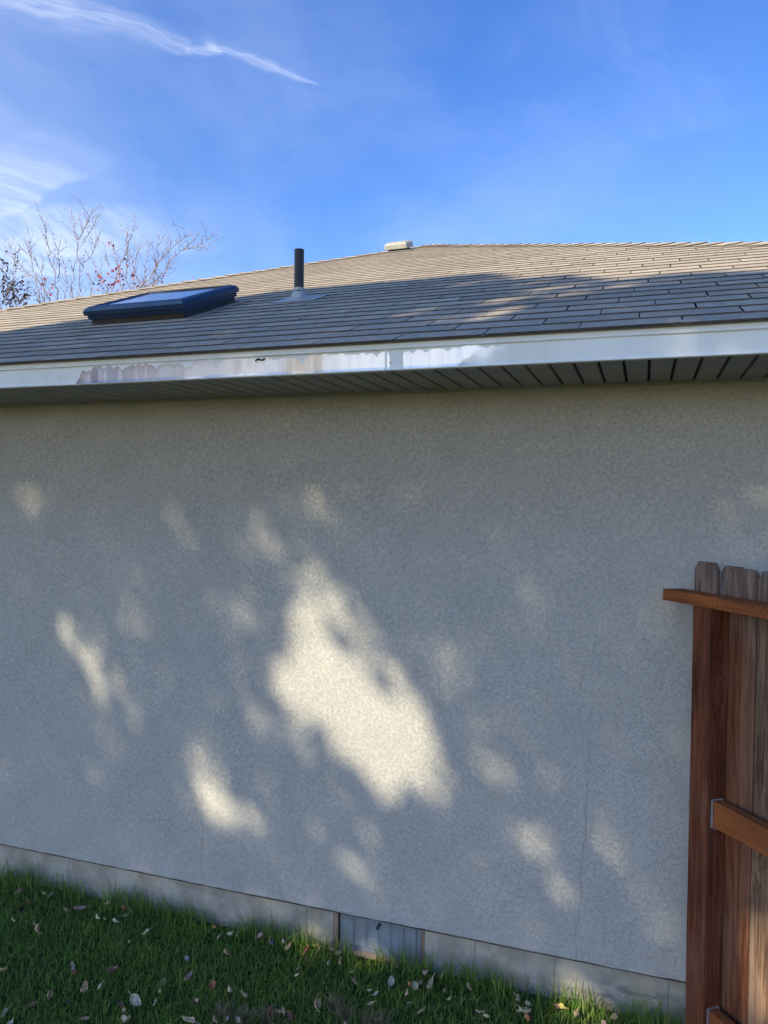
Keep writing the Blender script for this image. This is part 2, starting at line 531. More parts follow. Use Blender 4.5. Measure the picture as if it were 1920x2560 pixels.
def m_wood(name, ca, cb, cgrey, grey=0.5, along=2, incise=False, knot=True, contrast=1.0, top_grey=False):
    """sawn timber; grain runs along local axis `along`"""
    m, g, b = mat(name, 0.82, spec=0.25)
    o = g.obj()
    r = g.rnd()
    o2 = g.vm('ADD', o, g.comb(g.m('MULTIPLY', r, 13.0), g.m('MULTIPLY', r, 29.0), g.m('MULTIPLY', r, 47.0)))
    s = [1.0, 1.0, 1.0]
    s[along] = 0.055
    kn = g.voro(g.scale(o2, *(1.0 if i != along else 0.35 for i in range(3))), 6.0)     # knots push the grain aside
    o3 = g.vm('ADD', o2, g.comb(*(0.0 if i == along else g.m('MULTIPLY', g.step(kn, 0.32, 0.0), 0.03) for i in range(3))))
    gv = g.scale(o3, *s)
    n1 = g.noise(gv, 62, 4, 0.62, 0.4)
    n2 = g.noise(gv, 210, 3, 0.6)
    n3 = g.noise(g.scale(o2, *(1.0 if i != along else 0.22 for i in range(3))), 8.0, 4, 0.6)
    f = g.m('ADD', g.m('MULTIPLY', n1, 0.7), g.m('MULTIPLY', n2, 0.3))
    col = g.mix(g.step(f, 0.5-0.17*contrast, 0.5+0.17*contrast), ca, cb)
    col = g.mix(g.m('MULTIPLY', g.step(n3, 0.42, 0.68), grey), col, cgrey)
    col = g.mix(g.m('MULTIPLY', g.step(n3, 0.45, 0.26), 0.55), col, tuple(c*0.42 for c in ca))
    col = g.mix(g.m('MULTIPLY', g.m('SUBTRACT', r, 0.5), 0.5), col, tuple(c*0.6 for c in ca))
    if top_grey:
        zz = g.xyz(o)[2]
        tg = g.m('MULTIPLY', g.step(g.m('ADD', zz, g.m('MULTIPLY', n3, 0.5)), 1.62, 1.95), 0.7)
        col = g.mix(tg, col, g.mix(g.step(f, 0.4, 0.6), (0.10, 0.078, 0.065), (0.235, 0.20, 0.175)))
    if knot:
        kr = g.m('MULTIPLY', g.step(kn, 0.12, 0.085), g.step(g.noise(o2, 3.0, 1), 0.40, 0.46))
        ring = g.m('MULTIPLY', g.m('SINE', g.m('MULTIPLY', kn, 260)), 0.5)
        col = g.mix(g.m('MULTIPLY', kr, 0.8), col, g.mix(g.m('ADD', ring, 0.5), tuple(c*1.25 for c in cb), tuple(c*0.8 for c in ca)))
    h = g.m('ADD', g.m('MULTIPLY', n1, 1.0), g.m('MULTIPLY', n2, 0.8))
    if incise:
        x, y, z = g.xyz(o)
        row = g.m('FLOOR', g.m('DIVIDE', z, 0.0066))
        wn = g.node('ShaderNodeTexWhiteNoise', noise_dimensions='1D')
        g.put(wn.inputs['W'], row)
        fu = g.m('FRACT', g.m('ADD', g.m('DIVIDE', x, 0.021), g.m('ADD', wn.outputs['Value'], g.m('MULTIPLY', g.noise(o, 40, 2), 0.9))))
        fv = g.m('FRACT', g.m('DIVIDE', z, 0.0066))
        dash = g.m('MULTIPLY', g.m('MULTIPLY', g.step(fu, 0.40, 0.32), g.step(fu, 0.0, 0.06)),
                   g.step(g.m('ABSOLUTE', g.m('SUBTRACT', fv, 0.5)), 0.20, 0.10))
        col = g.mix(g.m('MULTIPLY', dash, 0.8), col, (0.03, 0.011, 0.006))
        h = g.m('SUBTRACT', h, g.m('MULTIPLY', dash, 1.5))
    g.put(b.inputs['Base Color'], col)
    g.put(b.inputs['Normal'], g.bump(h, 0.55, 0.0025))
    return m


def m_grass():
    m, g, b = mat('grass_blade', 0.62, spec=0.3)
    p = g.pos()
    isl = g.node('ShaderNodeNewGeometry').outputs['Random Per Island']
    n = g.noise(p, 3.5, 4, 0.6)
    col = g.mix(isl, (0.070, 0.165, 0.026), (0.225, 0.345, 0.062))
    col = g.mix(g.m('MULTIPLY', g.step(n, 0.45, 0.75), 0.4), col, (0.23, 0.26, 0.07))
    dry = g.m('MULTIPLY', g.step(isl, 0.90, 0.93), g.step(g.noise(p, 7, 3, 0.6), 0.35, 0.65))
    col = g.mix(g.m('MULTIPLY', dry, 0.8), col, (0.30, 0.26, 0.14))
    g.put(b.inputs['Base Color'], col)
    b.inputs['Subsurface Weight'].default_value = 0.0
    tr = g.node('ShaderNodeBsdfTranslucent')
    g.put(tr.inputs[0], g.mix(0.5, col, (0.12, 0.20, 0.02)))
    mx = g.node('ShaderNodeMixShader')
    mx.inputs[0].default_value = 0.25
    g.nt.links.new(b.outputs[0], mx.inputs[1])
    g.nt.links.new(tr.outputs[0], mx.inputs[2])
    g.nt.links.new(mx.outputs[0], g.nt.nodes['Material Output'].inputs[0])
    return m


def m_leaf():
    m, g, b = mat('dry_leaf', 0.75, spec=0.25)
    o = g.obj()
    c = g.node('ShaderNodeObjectInfo').outputs['Color']
    n = g.noise(g.vm('ADD', o, g.comb(g.m('MULTIPLY', g.rnd(), 9), 0, 0)), 90, 4, 0.6)
    col = g.mix(g.m('MULTIPLY', g.step(n, 0.45, 0.75), 0.5), c, g.mix(1.0, c, (0.45, 0.36, 0.27), 'MULTIPLY'))
    x, y, z = g.xyz(o)
    vein = g.m('MULTIPLY', g.step(g.m('ABSOLUTE', y), 0.0014, 0.0005), 0.35)
    col = g.mix(vein, col, (0.55, 0.48, 0.36))
    g.put(b.inputs['Base Color'], col)
    g.put(b.inputs['Normal'], g.bump(n, 0.4, 0.003))
    return m


STUCCO, CONC, SHING, FASC = m_stucco(), m_concrete(), m_shingle(), m_fascia()
EDGE = m_plain('asphalt_edge', (0.11, 0.095, 0.08), 0.95, spec=0.1)
FELT = m_plain('roof_felt', (0.022, 0.021, 0.021), 0.95, spec=0.1)
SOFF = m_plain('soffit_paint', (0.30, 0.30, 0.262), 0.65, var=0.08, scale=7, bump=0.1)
SOFFD = m_plain('soffit_groove', (0.03, 0.03, 0.03), 0.9)
GRASS, LEAF = m_grass(), m_leaf()
PICK = [m_wood('weathered_cedar_red', (0.095, 0.028, 0.011), (0.20, 0.078, 0.036), (0.20, 0.13, 0.09), 0.35, contrast=0.6, top_grey=True),
        m_wood('weathered_cedar_brown', (0.062, 0.021, 0.010), (0.145, 0.060, 0.031), (0.15, 0.10, 0.07), 0.4, contrast=0.6, top_grey=True),
        m_wood('weathered_cedar_grey', (0.090, 0.048, 0.028), (0.235, 0.145, 0.092), (0.29, 0.24, 0.20), 0.5, contrast=0.6, top_grey=True)]
POSTM = m_wood('post_timber', (0.080, 0.019, 0.007), (0.165, 0.054, 0.024), (0.21, 0.13, 0.09), 0.4, knot=False, contrast=0.75)
RAILM = m_wood('rail_timber', (0.17, 0.046, 0.012), (0.30, 0.095, 0.026), (0.22, 0.072, 0.024), 0.4, along=0, knot=True)
RAILI = m_wood('incised_rail_timber', (0.17, 0.046, 0.012), (0.29, 0.092, 0.026), (0.22, 0.072, 0.024), 0.4, along=0, incise=True, knot=False)
JAMB = m_wood('rough_plank', (0.14, 0.09, 0.065), (0.33, 0.24, 0.17), (0.22, 0.18, 0.15), 0.4, knot=False)
SILLM = m_wood('sill_plank', (0.30, 0.20, 0.13), (0.46, 0.34, 0.25), (0.38, 0.31, 0.25), 0.4, along=0, knot=False)
GALV = m_plain('galvanised_steel', (0.52, 0.53, 0.54), 0.45, 0.7, 0.15, 60)
VENTM = m_plain('vent_sheet', (0.20, 0.235, 0.255), 0.65, 0.0, 0.14, 14)
DARKM = m_plain('dark_void', (0.015, 0.015, 0.016), 0.9)
BLACKP = m_plain('black_plastic', (0.014, 0.015, 0.019), 0.42, 0, 0.1, 30)
BOOT = m_plain('grey_boot_metal', (0.42, 0.42, 0.41), 0.55, 0.3, 0.15, 25, 0.2)
SKYM = m_plain('dark_bronze_cladding', (0.015, 0.042, 0.092), 0.34, 0.15, 0.12, 12)
CURBM = m_plain('brown_curb_flashing', (0.050, 0.038, 0.034), 0.6, 0.2, 0.2, 18)
PLAST = m_plain('beige_plastic', (0.37, 0.355, 0.305), 0.55, 0, 0.1, 14, 0.1)
BARK = m_plain('pale_bark', (0.33, 0.265, 0.255), 0.85, 0, 0.15, 9)
BARKD = m_plain('grey_bark', (0.17, 0.14, 0.12), 0.9, 0, 0.25, 8, 0.4)
REDL = m_plain('red_leaf', (0.46, 0.085, 0.085), 0.6, 0, 0.25, 3)
PURL = m_plain('purple_leaf', (0.060, 0.042, 0.045), 0.6, 0, 0.3, 3)
TREEL = m_plain('tree_leaf', (0.15, 0.135, 0.045), 0.6, 0, 0.25, 1.5)
g = G(TREEL.node_tree)
tr_ = g.node('ShaderNodeBsdfTranslucent')
tr_.inputs[0].default_value = (0.42, 0.34, 0.10, 1)
mx_ = g.node('ShaderNodeMixShader')
mx_.inputs[0].default_value = 0.45
g.nt.links.new(g.nt.nodes['Principled BSDF'].outputs[0], mx_.inputs[1])
g.nt.links.new(tr_.outputs[0], mx_.inputs[2])
g.nt.links.new(mx_.outputs[0], g.nt.nodes['Material Output'].inputs[0])
THATCH = m_plain('dead_grass', (0.26, 0.215, 0.115), 0.85, 0, 0.3, 30)


def m_glass():
    m, g, b = mat('skylight_glass', 0.04)
    b.inputs['Base Color'].default_value = (0.16, 0.20, 0.28, 1)
    b.inputs['Metallic'].default_value = 0.0
    b.inputs['IOR'].default_value = 1.9
    n = g.noise(g.pos(), 2.5, 2)
    g.put(b.inputs['Roughness'], g.step(n, 0.3, 0.8, 0.04, 0.10))
    return m


GLASS = m_glass()


def m_ground():
    m, g, b = mat('lawn_soil', 0.95, spec=0.1)
    p = g.pos()
    n = g.noise(p, 14, 5, 0.65)
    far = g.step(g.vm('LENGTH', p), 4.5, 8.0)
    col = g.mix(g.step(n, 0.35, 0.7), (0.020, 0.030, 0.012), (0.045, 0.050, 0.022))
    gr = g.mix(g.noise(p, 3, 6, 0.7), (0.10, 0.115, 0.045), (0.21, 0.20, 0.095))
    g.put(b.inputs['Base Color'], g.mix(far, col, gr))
    g.put(b.inputs['Normal'], g.bump(g.noise(p, 60, 4), 0.8, 0.01))
    return m


# ------------------------------------------------------------------ ground
S = 400.0
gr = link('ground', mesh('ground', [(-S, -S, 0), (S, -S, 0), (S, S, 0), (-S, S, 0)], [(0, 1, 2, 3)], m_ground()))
tag(gr, kind='structure')

# ------------------------------------------------------------------ house
house = thing('house', 'single-storey grey stucco house with brown shingled hip roof', 'house', (RX, WY, 0))

# stucco wall: a shell of four sides, the front one finely divided at its foot where the edge wavers
mb = MB()
nx = 160
WYB = YF + 2*RT - OV
xs = np.linspace(WXL, WXR, nx+1)
prof = [(0.0, 0.0), (-0.0035, 0.0015), (-0.0045, 0.006), (-0.003, 0.018), (0.0, 0.045), (0.0, ZS+0.03-ZB)]
V, F = [], []
for i, x in enumerate(xs):
    for (py, pz) in [(0.03, 0.004)] + prof:
        jit = random.uniform(-1, 1)*0.0014 if 0 < pz < 0.03 or py == 0.0 and pz == 0 else 0
        V.append((x, WY + py + jit*0.7, ZB + pz + jit))
k = len(prof)+1
for i in range(nx):
    for j in range(k-1):
        F.append((i*k+j, (i+1)*k+j, (i+1)*k+j+1, i*k+j+1))
mb.add(V, F)
mb.add([(WXL, WY, ZB), (WXL, WYB, ZB), (WXL, WYB, ZS+0.03), (WXL, WY, ZS+0.03)], [(0, 3, 2, 1)])
mb.add([(WXR, WY, ZB), (WXR, WYB, ZB), (WXR, WYB, ZS+0.03), (WXR, WY, ZS+0.03)], [(0, 1, 2, 3)])
mb.add([(WXL, WYB, ZB), (WXR, WYB, ZB), (WXR, WYB, ZS+0.03), (WXL, WYB, ZS+0.03)], [(0, 1, 2, 3)])
link('stucco_wall', mb.mesh('stucco_wall', STUCCO), house)

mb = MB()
mb.box(WXL+.01, WXR-.01, WY+0.003, WY+0.012, ZB-0.0075, ZB+0.003)  # added dark strip: paints the shadow line under the stucco lip
link('lip_shadow_strip', mb.mesh('lip_shadow_strip', m_plain('lip_shadow_dark', (0.055, 0.05, 0.045), 0.8, 0, 0.3, 12)), house)
# concrete foundation with the opening for the crawl-space vent
VX0, VX1, VZ0 = -1.246, -0.832, 0.012
mb = MB()
FY = WY + 0.030
mb.box(WXL+.02, VX0, FY, FY+0.16, -0.3, ZB+0.003)
mb.box(VX1, WXR-.02, FY, FY+0.16, -0.3, ZB+0.003)
mb.box(VX0, VX1, FY, FY+0.16, -0.3, VZ0-0.028)
mb.box(WXL+.02, WXL+.18, FY+0.16, WYB-.02, -0.3, ZB+0.003)
mb.box(WXR-.18, WXR-.02, FY+0.16, WYB-.02, -0.3, ZB+0.003)
link('foundation', mb.mesh('foundation', CONC), house)

# crawl-space vent: plate, six louvred panels, latch, rough wooden surround
mb = MB()
PX0, PX1 = VX0 + 0.028, VX1 - 0.020
YV = FY + 0.012
mb.box(PX0, PX1, YV, YV+0.006, VZ0+0.004, ZB+0.001)
vent = link('foundation_vent', mb.mesh('foundation_vent', VENTM), house)
cw = (PX1 - PX0 - 0.03)/6
lv = MB()
lw = cw - 0.010
lv.box(0.0, lw, -0.0012, 0.0, 0.0, 0.128, 0)
lv.box(0.0015, lw-.0015, -0.0014, -0.0013, 0.003, 0.126, 1)
ns = 10
for i in range(ns):
    z0 = 0.004 + i*0.0122
    lv.add([(0.002, -0.0015, z0), (lw-.002, -0.0015, z0), (lw-.002, -0.0070, z0+0.0015), (0.002, -0.0070, z0+0.0015),
            (0.002, -0.0018, z0+0.0100), (lw-.002, -0.0018, z0+0.0100)],
           [(0, 1, 2, 3), (3, 2, 5, 4), (0, 3, 4), (1, 5, 2)], 0)
lm = lv.mesh('louvre_panel', [VENTM, DARKM])
for i in range(6):
    link('louvre_panel', lm, vent, T(PX0 + 0.015 + i*cw + 0.005, YV-0.0005, VZ0+0.026))
    if i:
        rb = MB()
        rb.box(-0.0050, 0.0050, -0.0022, 0.0, 0, 0.150)
        link('vent_rib', rb.mesh('vent_rib', VENTM), vent, T(PX0 + 0.015 + i*cw, YV-0.0005, VZ0+0.016))
la = MB()
lx = PX0 + 0.015 + 3*cw
la.tube([(lx, YV-0.001, 0.150), (lx, YV-0.013, 0.150)], [0.006, 0.006], 10)
la.tube([(lx+.002, YV-0.012, 0.152), (lx-0.006, YV-0.016, 0.146), (lx-0.009, YV-0.015, 0.130)], [0.005, 0.0045, 0.003], 8)
link('vent_latch', la.mesh('vent_latch', BLACKP, True), vent)
for nm, a, c in (('vent_jamb', VX0+0.001, VX0+0.022), ('vent_jamb', VX1-0.016, VX1-0.001)):
    jb = MB()
    jb.box(a, c, FY+0.001, FY+0.05, VZ0-0.02, ZB+0.001)
    o = link(nm, jb.mesh(nm, JAMB), vent)
sl = MB()
sl.box(VX0+0.002, VX1-0.002, FY-0.006, FY+0.05, VZ0-0.027, VZ0+0.003)
link('vent_sill', bevel(sl.mesh('vent_sill', SILLM), 0.002), vent)

# fascia: two lengths of bent trim that overlap at a seam, and the drip edge above
mb = MB()
SEAM = -0.8475
def fascia_len(x0, x1, y):
    z0, z1 = ZS, 2.483
    V = []
    pr = [(0.030, z0+.0012), (0.004, z0), (0.0006, z0+.0008), (0.0, z0+.004), (0.0012, z0+.0085), (0.002, z0+.012), (0.0, z1), (0.02, z1)]
    n = max(2, int((x1-x0)/0.15))
    X = np.linspace(x0, x1, n+1)
    for x in X:
        wv = 0.0012*sin(x*5.1)+0.0008*sin(x*13.7)
        for (py, pz) in pr:
            V.append((x, y+py+wv, pz))
    k = len(pr)
    return V, [(i*k+j, (i+1)*k+j, (i+1)*k+j+1, i*k+j+1) for i in range(n) for j in range(k-1)]
mb.add(*fascia_len(SXL, SEAM, YF+0.0025))
mb.add(*fascia_len(SEAM-0.03, SXR, YF+0.0005))
# other three sides of the eave
mb.box(SXL, SXL+0.02, YF+0.03, YF+2*RT, ZS, ZE-0.01)
mb.box(SXR-0.02, SXR, YF+0.03, YF+2*RT, ZS, ZE-0.01)
mb.box(SXL+.02, SXR-.02, YF+2*RT-0.02, YF+2*RT, ZS, ZE-0.01)
fascia = link('fascia', mb.mesh('fascia', FASC), house)
def drip(x0, x1, y):
    V = []
    pr = [(0.004, 2.4785), (-0.0015, 2.4772), (-0.003, 2.480), (-0.0022, 2.500), (-0.006, 2.5045), (0.06, 2.505+0.026)]
    n = max(2, int((x1-x0)/0.2))
    for x in np.linspace(x0, x1, n+1):
        wv = 0.001*sin(x*6.3+1)
        for (py, pz) in pr:
            V.append((x, y+py+wv, pz))
    k = len(pr)
    d = MB()
    d.add(V, [(i*k+j, (i+1)*k+j, (i+1)*k+j+1, i*k+j+1) for i in range(n) for j in range(k-1)])
    return d
LAP = float(at_y(656, 880, YF)[0])
link('drip_edge', drip(SXL, LAP+0.04, YF).mesh('drip_edge', FASC), fascia)
link('drip_edge', drip(LAP, SXR, YF-0.0022).mesh('drip_edge', FASC), fascia)
# a curl of paint lifting off at the top of the bare stretch
fl = MB()
P0 = at_y(650, 893, YF)
cx, cz = float(P0[0]), 2.4655
V, F = [], []
for i in range(7):
    t = i/6
    xx = cx - 0.019 + 0.038*t
    zz = cz + 0.006*sin(t*5) + (0.014*max(0, t-0.6)/0.4 if t > .6 else 0)
    V += [(xx, YF-0.0005, zz), (xx+.001, YF-0.004-0.004*sin(pi*t), zz-0.0035), (xx, YF-0.006*sin(pi*t)-0.001, zz-0.007)]
    if i:
        for j in range(2):
            F.append(((i-1)*3+j, i*3+j, i*3+j+1, (i-1)*3+j+1))
fl.add(V, F)
link('paint_flake', fl.mesh('paint_flake', DARKM), fascia)

# soffit: dark backing, one plank per rib, channel along the wall
mb = MB()
mb.add([(SXL+.03, YF+0.026, ZS+0.0125), (SXR-.03, YF+0.026, ZS+0.0125), (SXR-.03, WY+.01, ZS+0.0125), (SXL+.03, WY+.01, ZS+0.0125)], [(0, 3, 2, 1)])
soffit = link('soffit', mb.mesh('soffit', SOFFD), house)
PWID = 0.0772
pl = MB()
L0, L1 = YF+0.028, WY-0.004
pl.add([(0.0055, 0, 0.010), (0.0065, 0, 0.0015), (0.0085, 0, 0.0), (PWID-0.0055, 0, 0.0), (PWID-0.004, 0, 0.0015), (PWID-0.003, 0, 0.010),
        (0.0055, L1-L0, 0.010), (0.0065, L1-L0, 0.0015), (0.0085, L1-L0, 0.0), (PWID-0.0055, L1-L0, 0.0), (PWID-0.004, L1-L0, 0.0015), (PWID-0.003, L1-L0, 0.010)],
       [(i, i+6, i+7, i+1) for i in range(5)])
pm = pl.mesh('soffit_plank', SOFF)
x = SXL + 0.5
i = 0
while x < SXR - 0.55:
    if x > -5.9 and x < 1.9:
        link('soffit_plank', pm, soffit, T(x, L0, ZS + 0.0012 + random.uniform(0, 0.0008)))
    x += PWID
jc = MB()
jc.box(WXL, WXR, WY-0.014, WY-0.0005, ZS-0.006, ZS-0.0045)
jc.box(WXL, WXR, WY-0.0155, WY-0.014, ZS-0.006, ZS+0.011)
link('soffit_channel', jc.mesh('soffit_channel', SOFF), soffit)

# roof: felt deck over the whole hip, shingles on the face towards the garden
AP = Vector((RX, YF+RT, ZE+RS*RT))
mb = MB()
dz_ = -0.012
c4 = [(SXL+.012, YF+.02, ZE+dz_), (SXR-.012, YF+.02, ZE+dz_), (SXR-.012, YF+2*RT-.02, ZE+dz_), (SXL+.012, YF+2*RT-.02, ZE+dz_)]
mb.add(c4 + [(AP.x, AP.y, AP.z+dz_)], [(0, 1, 4)], 0)
mb.add(c4 + [(AP.x, AP.y, AP.z+dz_)], [(1, 2, 4), (2, 3, 4), (3, 0, 4)], 1)
mb.add([(a[0], a[1], a[2]-0.03) for a in c4], [(3, 2, 1, 0)], 0)
roof = link('roof', mb.mesh('roof', [FELT, SHING]), house)

EX = Vector((1, 0, 0))
ES = Vector((0, cos(RA), sin(RA)))
EN = Vector((0, -sin(RA), cos(RA)))
R0 = Vector((0, YF, ZE))
EXPO, TAB, GAP, THK = 0.1265, 0.3048, 0.0052, 0.0048
NROW = int(RT/cos(RA)/EXPO)
HOLES = []


def tab_mesh(seed, w=TAB-GAP, l=EXPO+0.035):
    rr = random.Random(seed)
    n = 4
    bot = [(w*i/n, rr.uniform(-0.0012, 0.0012)) for i in range(n+1)]
    V = []
    for (bx, by) in bot:
        V.append((bx, by, 0.0015)); V.append((bx, by, 0.0015+THK))
    for i in range(n+1):
        V.append((w*i/n, l, -0.0045)); V.append((w*i/n, l, -0.0045+THK))
    F = []
    B = 2*(n+1)
    for i in range(n):
        F.append((2*i, 2*i+2, 2*i+3, 2*i+1))                       # cut edge: bare asphalt
        F.append((2*i+1, 2*i+3, B+2*i+3, B+2*i+1))                 # top
    F.append((0, 1, B+1, B)); F.append((2*n, B+2*n, B+2*n+1, 2*n+1))
    return mesh('shingle', V, F, [SHING, EDGE], [1, 0]*n + [1, 1])


TABM = [tab_mesh(s) for s in range(6)]


def proj_w(x, q):
    """rough picture scale at a roof point: shingle width in photograph pixels"""
    P = R0 + EX*x + ES*q - Vector((0, 0, EYE))
    c = CR @ np.array(P)
    return FPX*TAB/c[2] if c[2] > 0.1 else 0, PW/2 + FPX*c[0]/c[2], PH/2 + FPX*c[1]/c[2]


def halfwidth(q):
    return RT - q*cos(RA)


whole, cut = [], []
for kx in range(-1, NROW+1):
    q0 = kx*EXPO - 0.016 if kx >= 0 else -0.022
    if kx < 0:
        continue
    off = (0.417*kx) % 1.0
    jr = random.uniform(-0.002, 0.002)
    hw_lo = halfwidth(q0)
    hw_hi = halfwidth(q0 + EXPO + 0.035)
    i0 = int((RX-hw_lo)/TAB) - 2
    i1 = int((RX+hw_lo)/TAB) + 2
    for i in range(i0, i1):
        x0 = (i - off)*TAB + 0.105
        x1 = x0 + TAB - GAP
        if x1 < RX-hw_lo or x0 > RX+hw_lo:
            continue
        q = q0 + jr + random.uniform(-0.003, 0.003)
        if x0 > RX-hw_hi and x1 < RX+hw_hi:
            pw, u, v = proj_w(x0+TAB/2, q)
            vis = -150 < u < PW+150
            whole.append((pw if vis else pw*0.01, x0, q))
        else:
            cut.append((x0, x1, q, q+EXPO+0.035))
whole.sort(reverse=True)
for (pw, x0, q) in whole[:296]:
    P = R0 + EX*(x0 + random.uniform(-.0015, .0015)) + ES*q + EN*random.uniform(0.0, 0.0008)
    a = random.uniform(-0.003, 0.003)
    X2 = EX*cos(a) + ES*sin(a)
    S2 = ES*cos(a) - EX*sin(a)
    M = Matrix(((X2.x, S2.x, EN.x, P.x), (X2.y, S2.y, EN.y, P.y), (X2.z, S2.z, EN.z, P.z), (0, 0, 0, 1)))
    link('shingle', random.choice(TABM), roof, M)
mb = MB()
for (pw, x0, q) in whole[296:]:
    me = random.choice(TABM)
    P = R0 + EX*x0 + ES*q
    for w_ in (0, 1):
        mb.add([P + EX*v.co.x + ES*v.co.y + EN*v.co.z for v in me.vertices], [tuple(p.vertices) for p in me.polygons if p.material_index == w_], w_)


def clip(poly, n, d):
    out = []
    for i in range(len(poly)):
        a, b2 = poly[i-1], poly[i]
        fa, fb = a[0]*n[0]+a[1]*n[1]-d, b2[0]*n[0]+b2[1]*n[1]-d
        if (fa <= 0) != (fb <= 0):
            t = fa/(fa-fb)
            out.append((a[0]+(b2[0]-a[0])*t, a[1]+(b2[1]-a[1])*t))
        if fb <= 0:
            out.append(b2)
    return out


ca = cos(RA)
for (x0, x1, q0, q1) in cut:
    p = [(x0, q0), (x1, q0), (x1, q1), (x0, q1)]
    p = clip(p, (1, ca), RX+RT)            # x <= RX+RT-q*cos
    p = clip(p, (-1, ca), RT-RX)
    if len(p) < 3:
        continue
    n = len(p)
    hgt = lambda q: 0.0015 - 0.006*(q-q0)/(q1-q0)
    V = [R0 + EX*a + ES*b2 + EN*hgt(b2) for a, b2 in p] + [R0 + EX*a + ES*b2 + EN*(hgt(b2)+THK) for a, b2 in p]
    mb.add(V, [tuple(range(n, 2*n))], 0)
    mb.add(V, [(i, (i+1) % n, n+(i+1) % n, n+i) for i in range(n)], 1)
# starter strip under the first course
V, F = [], []
for i, xx in enumerate(np.linspace(SXL+.02, SXR-.02, 90)):
    for q, h in ((-0.019, -0.0030), (-0.019, 0.0008), (0.16, -0.004)):
        P = R0 + EX*xx + ES*q + EN*h
        V.append(tuple(P))
    if i:
        F += [((i-1)*3, i*3, i*3+1, (i-1)*3+1), ((i-1)*3+1, i*3+1, i*3+2, (i-1)*3+2)]
mb.add(V, F, 1)
st = link('shingle', mb.mesh('shingle_mass', [SHING, EDGE]), roof)
tag(st, kind='stuff')

# hip caps
def hip_caps(sgn):
    C0 = Vector((RX + sgn*RT, YF, ZE))
    H = (AP - C0)
    LH = H.length
    H.normalize()
    inF = Vector((-sgn, 0, 0)) - H*(Vector((-sgn, 0, 0)).dot(H))     # into the front face
    inF.normalize()
    other = Vector((0, 1, 0)) - H*(Vector((0, 1, 0)).dot(H))
    other.normalize()
    UP = (inF + other)*-1.0
    UP = UP - H*UP.dot(H)
    UP.normalize()
    if UP.z < 0:
        UP = -UP
    SD = inF - UP*inF.dot(UP)
    SD.normalize()
    return C0, H, LH, UP, SD, inF.dot(SD), inF.dot(UP)


def cap_mesh(cs, cu, seed):
    rr = random.Random(seed)
    w, l, th = 0.135, EXPO+0.05, 0.005
    V = []
    for (yy, lift) in ((0.0, 0.013), (l, 0.004)):
        for k, s in ((-1, w), (-0.35, w), (0, 0), (0.35, w), (1, w)):
            a = abs(k)
            px = math.copysign(a*w*cs, k) if k else 0
            pz = a*w*cu + (0.003 if k == 0 else 0.0) + lift
            j = rr.uniform(-.002, .002)
            V.append((px, yy+j, pz)); V.append((px, yy+j, pz-th))
    F = []
    for i in range(4):
        F.append((2*i, 2*i+2, 10+2*i+2, 10+2*i))
        F.append((2*i, 2*i+1, 2*i+3, 2*i+2))
    F.append((0, 10, 11, 1)); F.append((8, 9, 19, 18))
    return mesh('hip_cap', V, F, [SHING, EDGE], [0, 1]*4 + [1, 1])


for sgn in (-1, 1):
    C0, H, LH, UP, SD, cs, cu = hip_caps(sgn)
    X2 = H.cross(UP).normalized()
    caps = [cap_mesh(cs, cu, 100+i) for i in range(4)]
    n = int(LH/0.127)
    for i in range(n+1):
        d = i*0.127 - 0.02
        P = C0 + H*d + UP*random.uniform(0, 0.002)
        a = random.uniform(-0.02, 0.02)
        Xr = (X2*cos(a) + H*sin(a))
        Hr = (H*cos(a) - X2*sin(a))
        M = Matrix(((Xr.x, Hr.x, UP.x, P.x), (Xr.y, Hr.y, UP.y, P.y), (Xr.z, Hr.z, UP.z, P.z), (0, 0, 0, 1)))
        link('hip_cap', random.choice(caps), roof, M)


def roof_M(x, t, h=0.0):
    """frame standing on the roof: x along the eave, y up the slope, z off the roof; t = run from the eave"""
    P = R0 + EX*x + ES*(t/ca) + EN*h
    return Matrix(((1, 0, 0, P.x), (0, ES.y, EN.y, P.y), (0, ES.z, EN.z, P.z), (0, 0, 0, 1)))


# skylight
SX0, SX1, ST0, ST1 = -2.823, -2.208, 0.853, 1.405
w, l = SX1-SX0, (ST1-ST0)/ca
MS = roof_M(SX0, ST0)
def ring(mb, prof):
    """closed rectangular moulding; prof = list of (inset, height)"""
    V, F = [], []
    for (ins, h) in prof:
        V += [(ins, ins, h), (w-ins, ins, h), (w-ins, l-ins, h), (ins, l-ins, h)]
    for k in range(len(prof)-1):
        for j in range(4):
            F.append((k*4+j, k*4+(j+1) % 4, (k+1)*4+(j+1) % 4, (k+1)*4+j))
    mb.add(V, F)
mb = MB()
ring(mb, [(0.03, 0.036), (0.014, 0.038), (0.012, 0.060), (0.001, 0.062), (0.0, 0.084), (0.012, 0.099), (0.032, 0.106), (0.036, 0.106), (0.037, 0.098), (0.06, 0.098)])
skyl = link('skylight', mb.mesh('skylight', SKYM), house, MS)
mb = MB()
mb.box(0.024, w-.024, 0.024, l-.024, -0.01, 0.040)
link('curb', mb.mesh('curb', CURBM), skyl, MS)
mb = MB()
mb.box(0.037, w-.037, 0.037, l-.037, 0.090, 0.099)
link('glass', mb.mesh('glass', GLASS), skyl, MS)
fl = MB()
for i in range(3):
    y0 = l*(i/3) + 0.03
    fl.box(w-0.026, w+0.05, y0, y0+l/3-.012, 0.0066+0.0006*i, 0.0081+.0006*i)
fl.box(w-0.03, w+0.035, l-.03, l+0.04, 0.0088, 0.012)
fl.box(-0.03, w+0.03, -0.055, 0.02, 0.0072, 0.0084)
link('flashing', fl.mesh('flashing', SHING), skyl, MS)

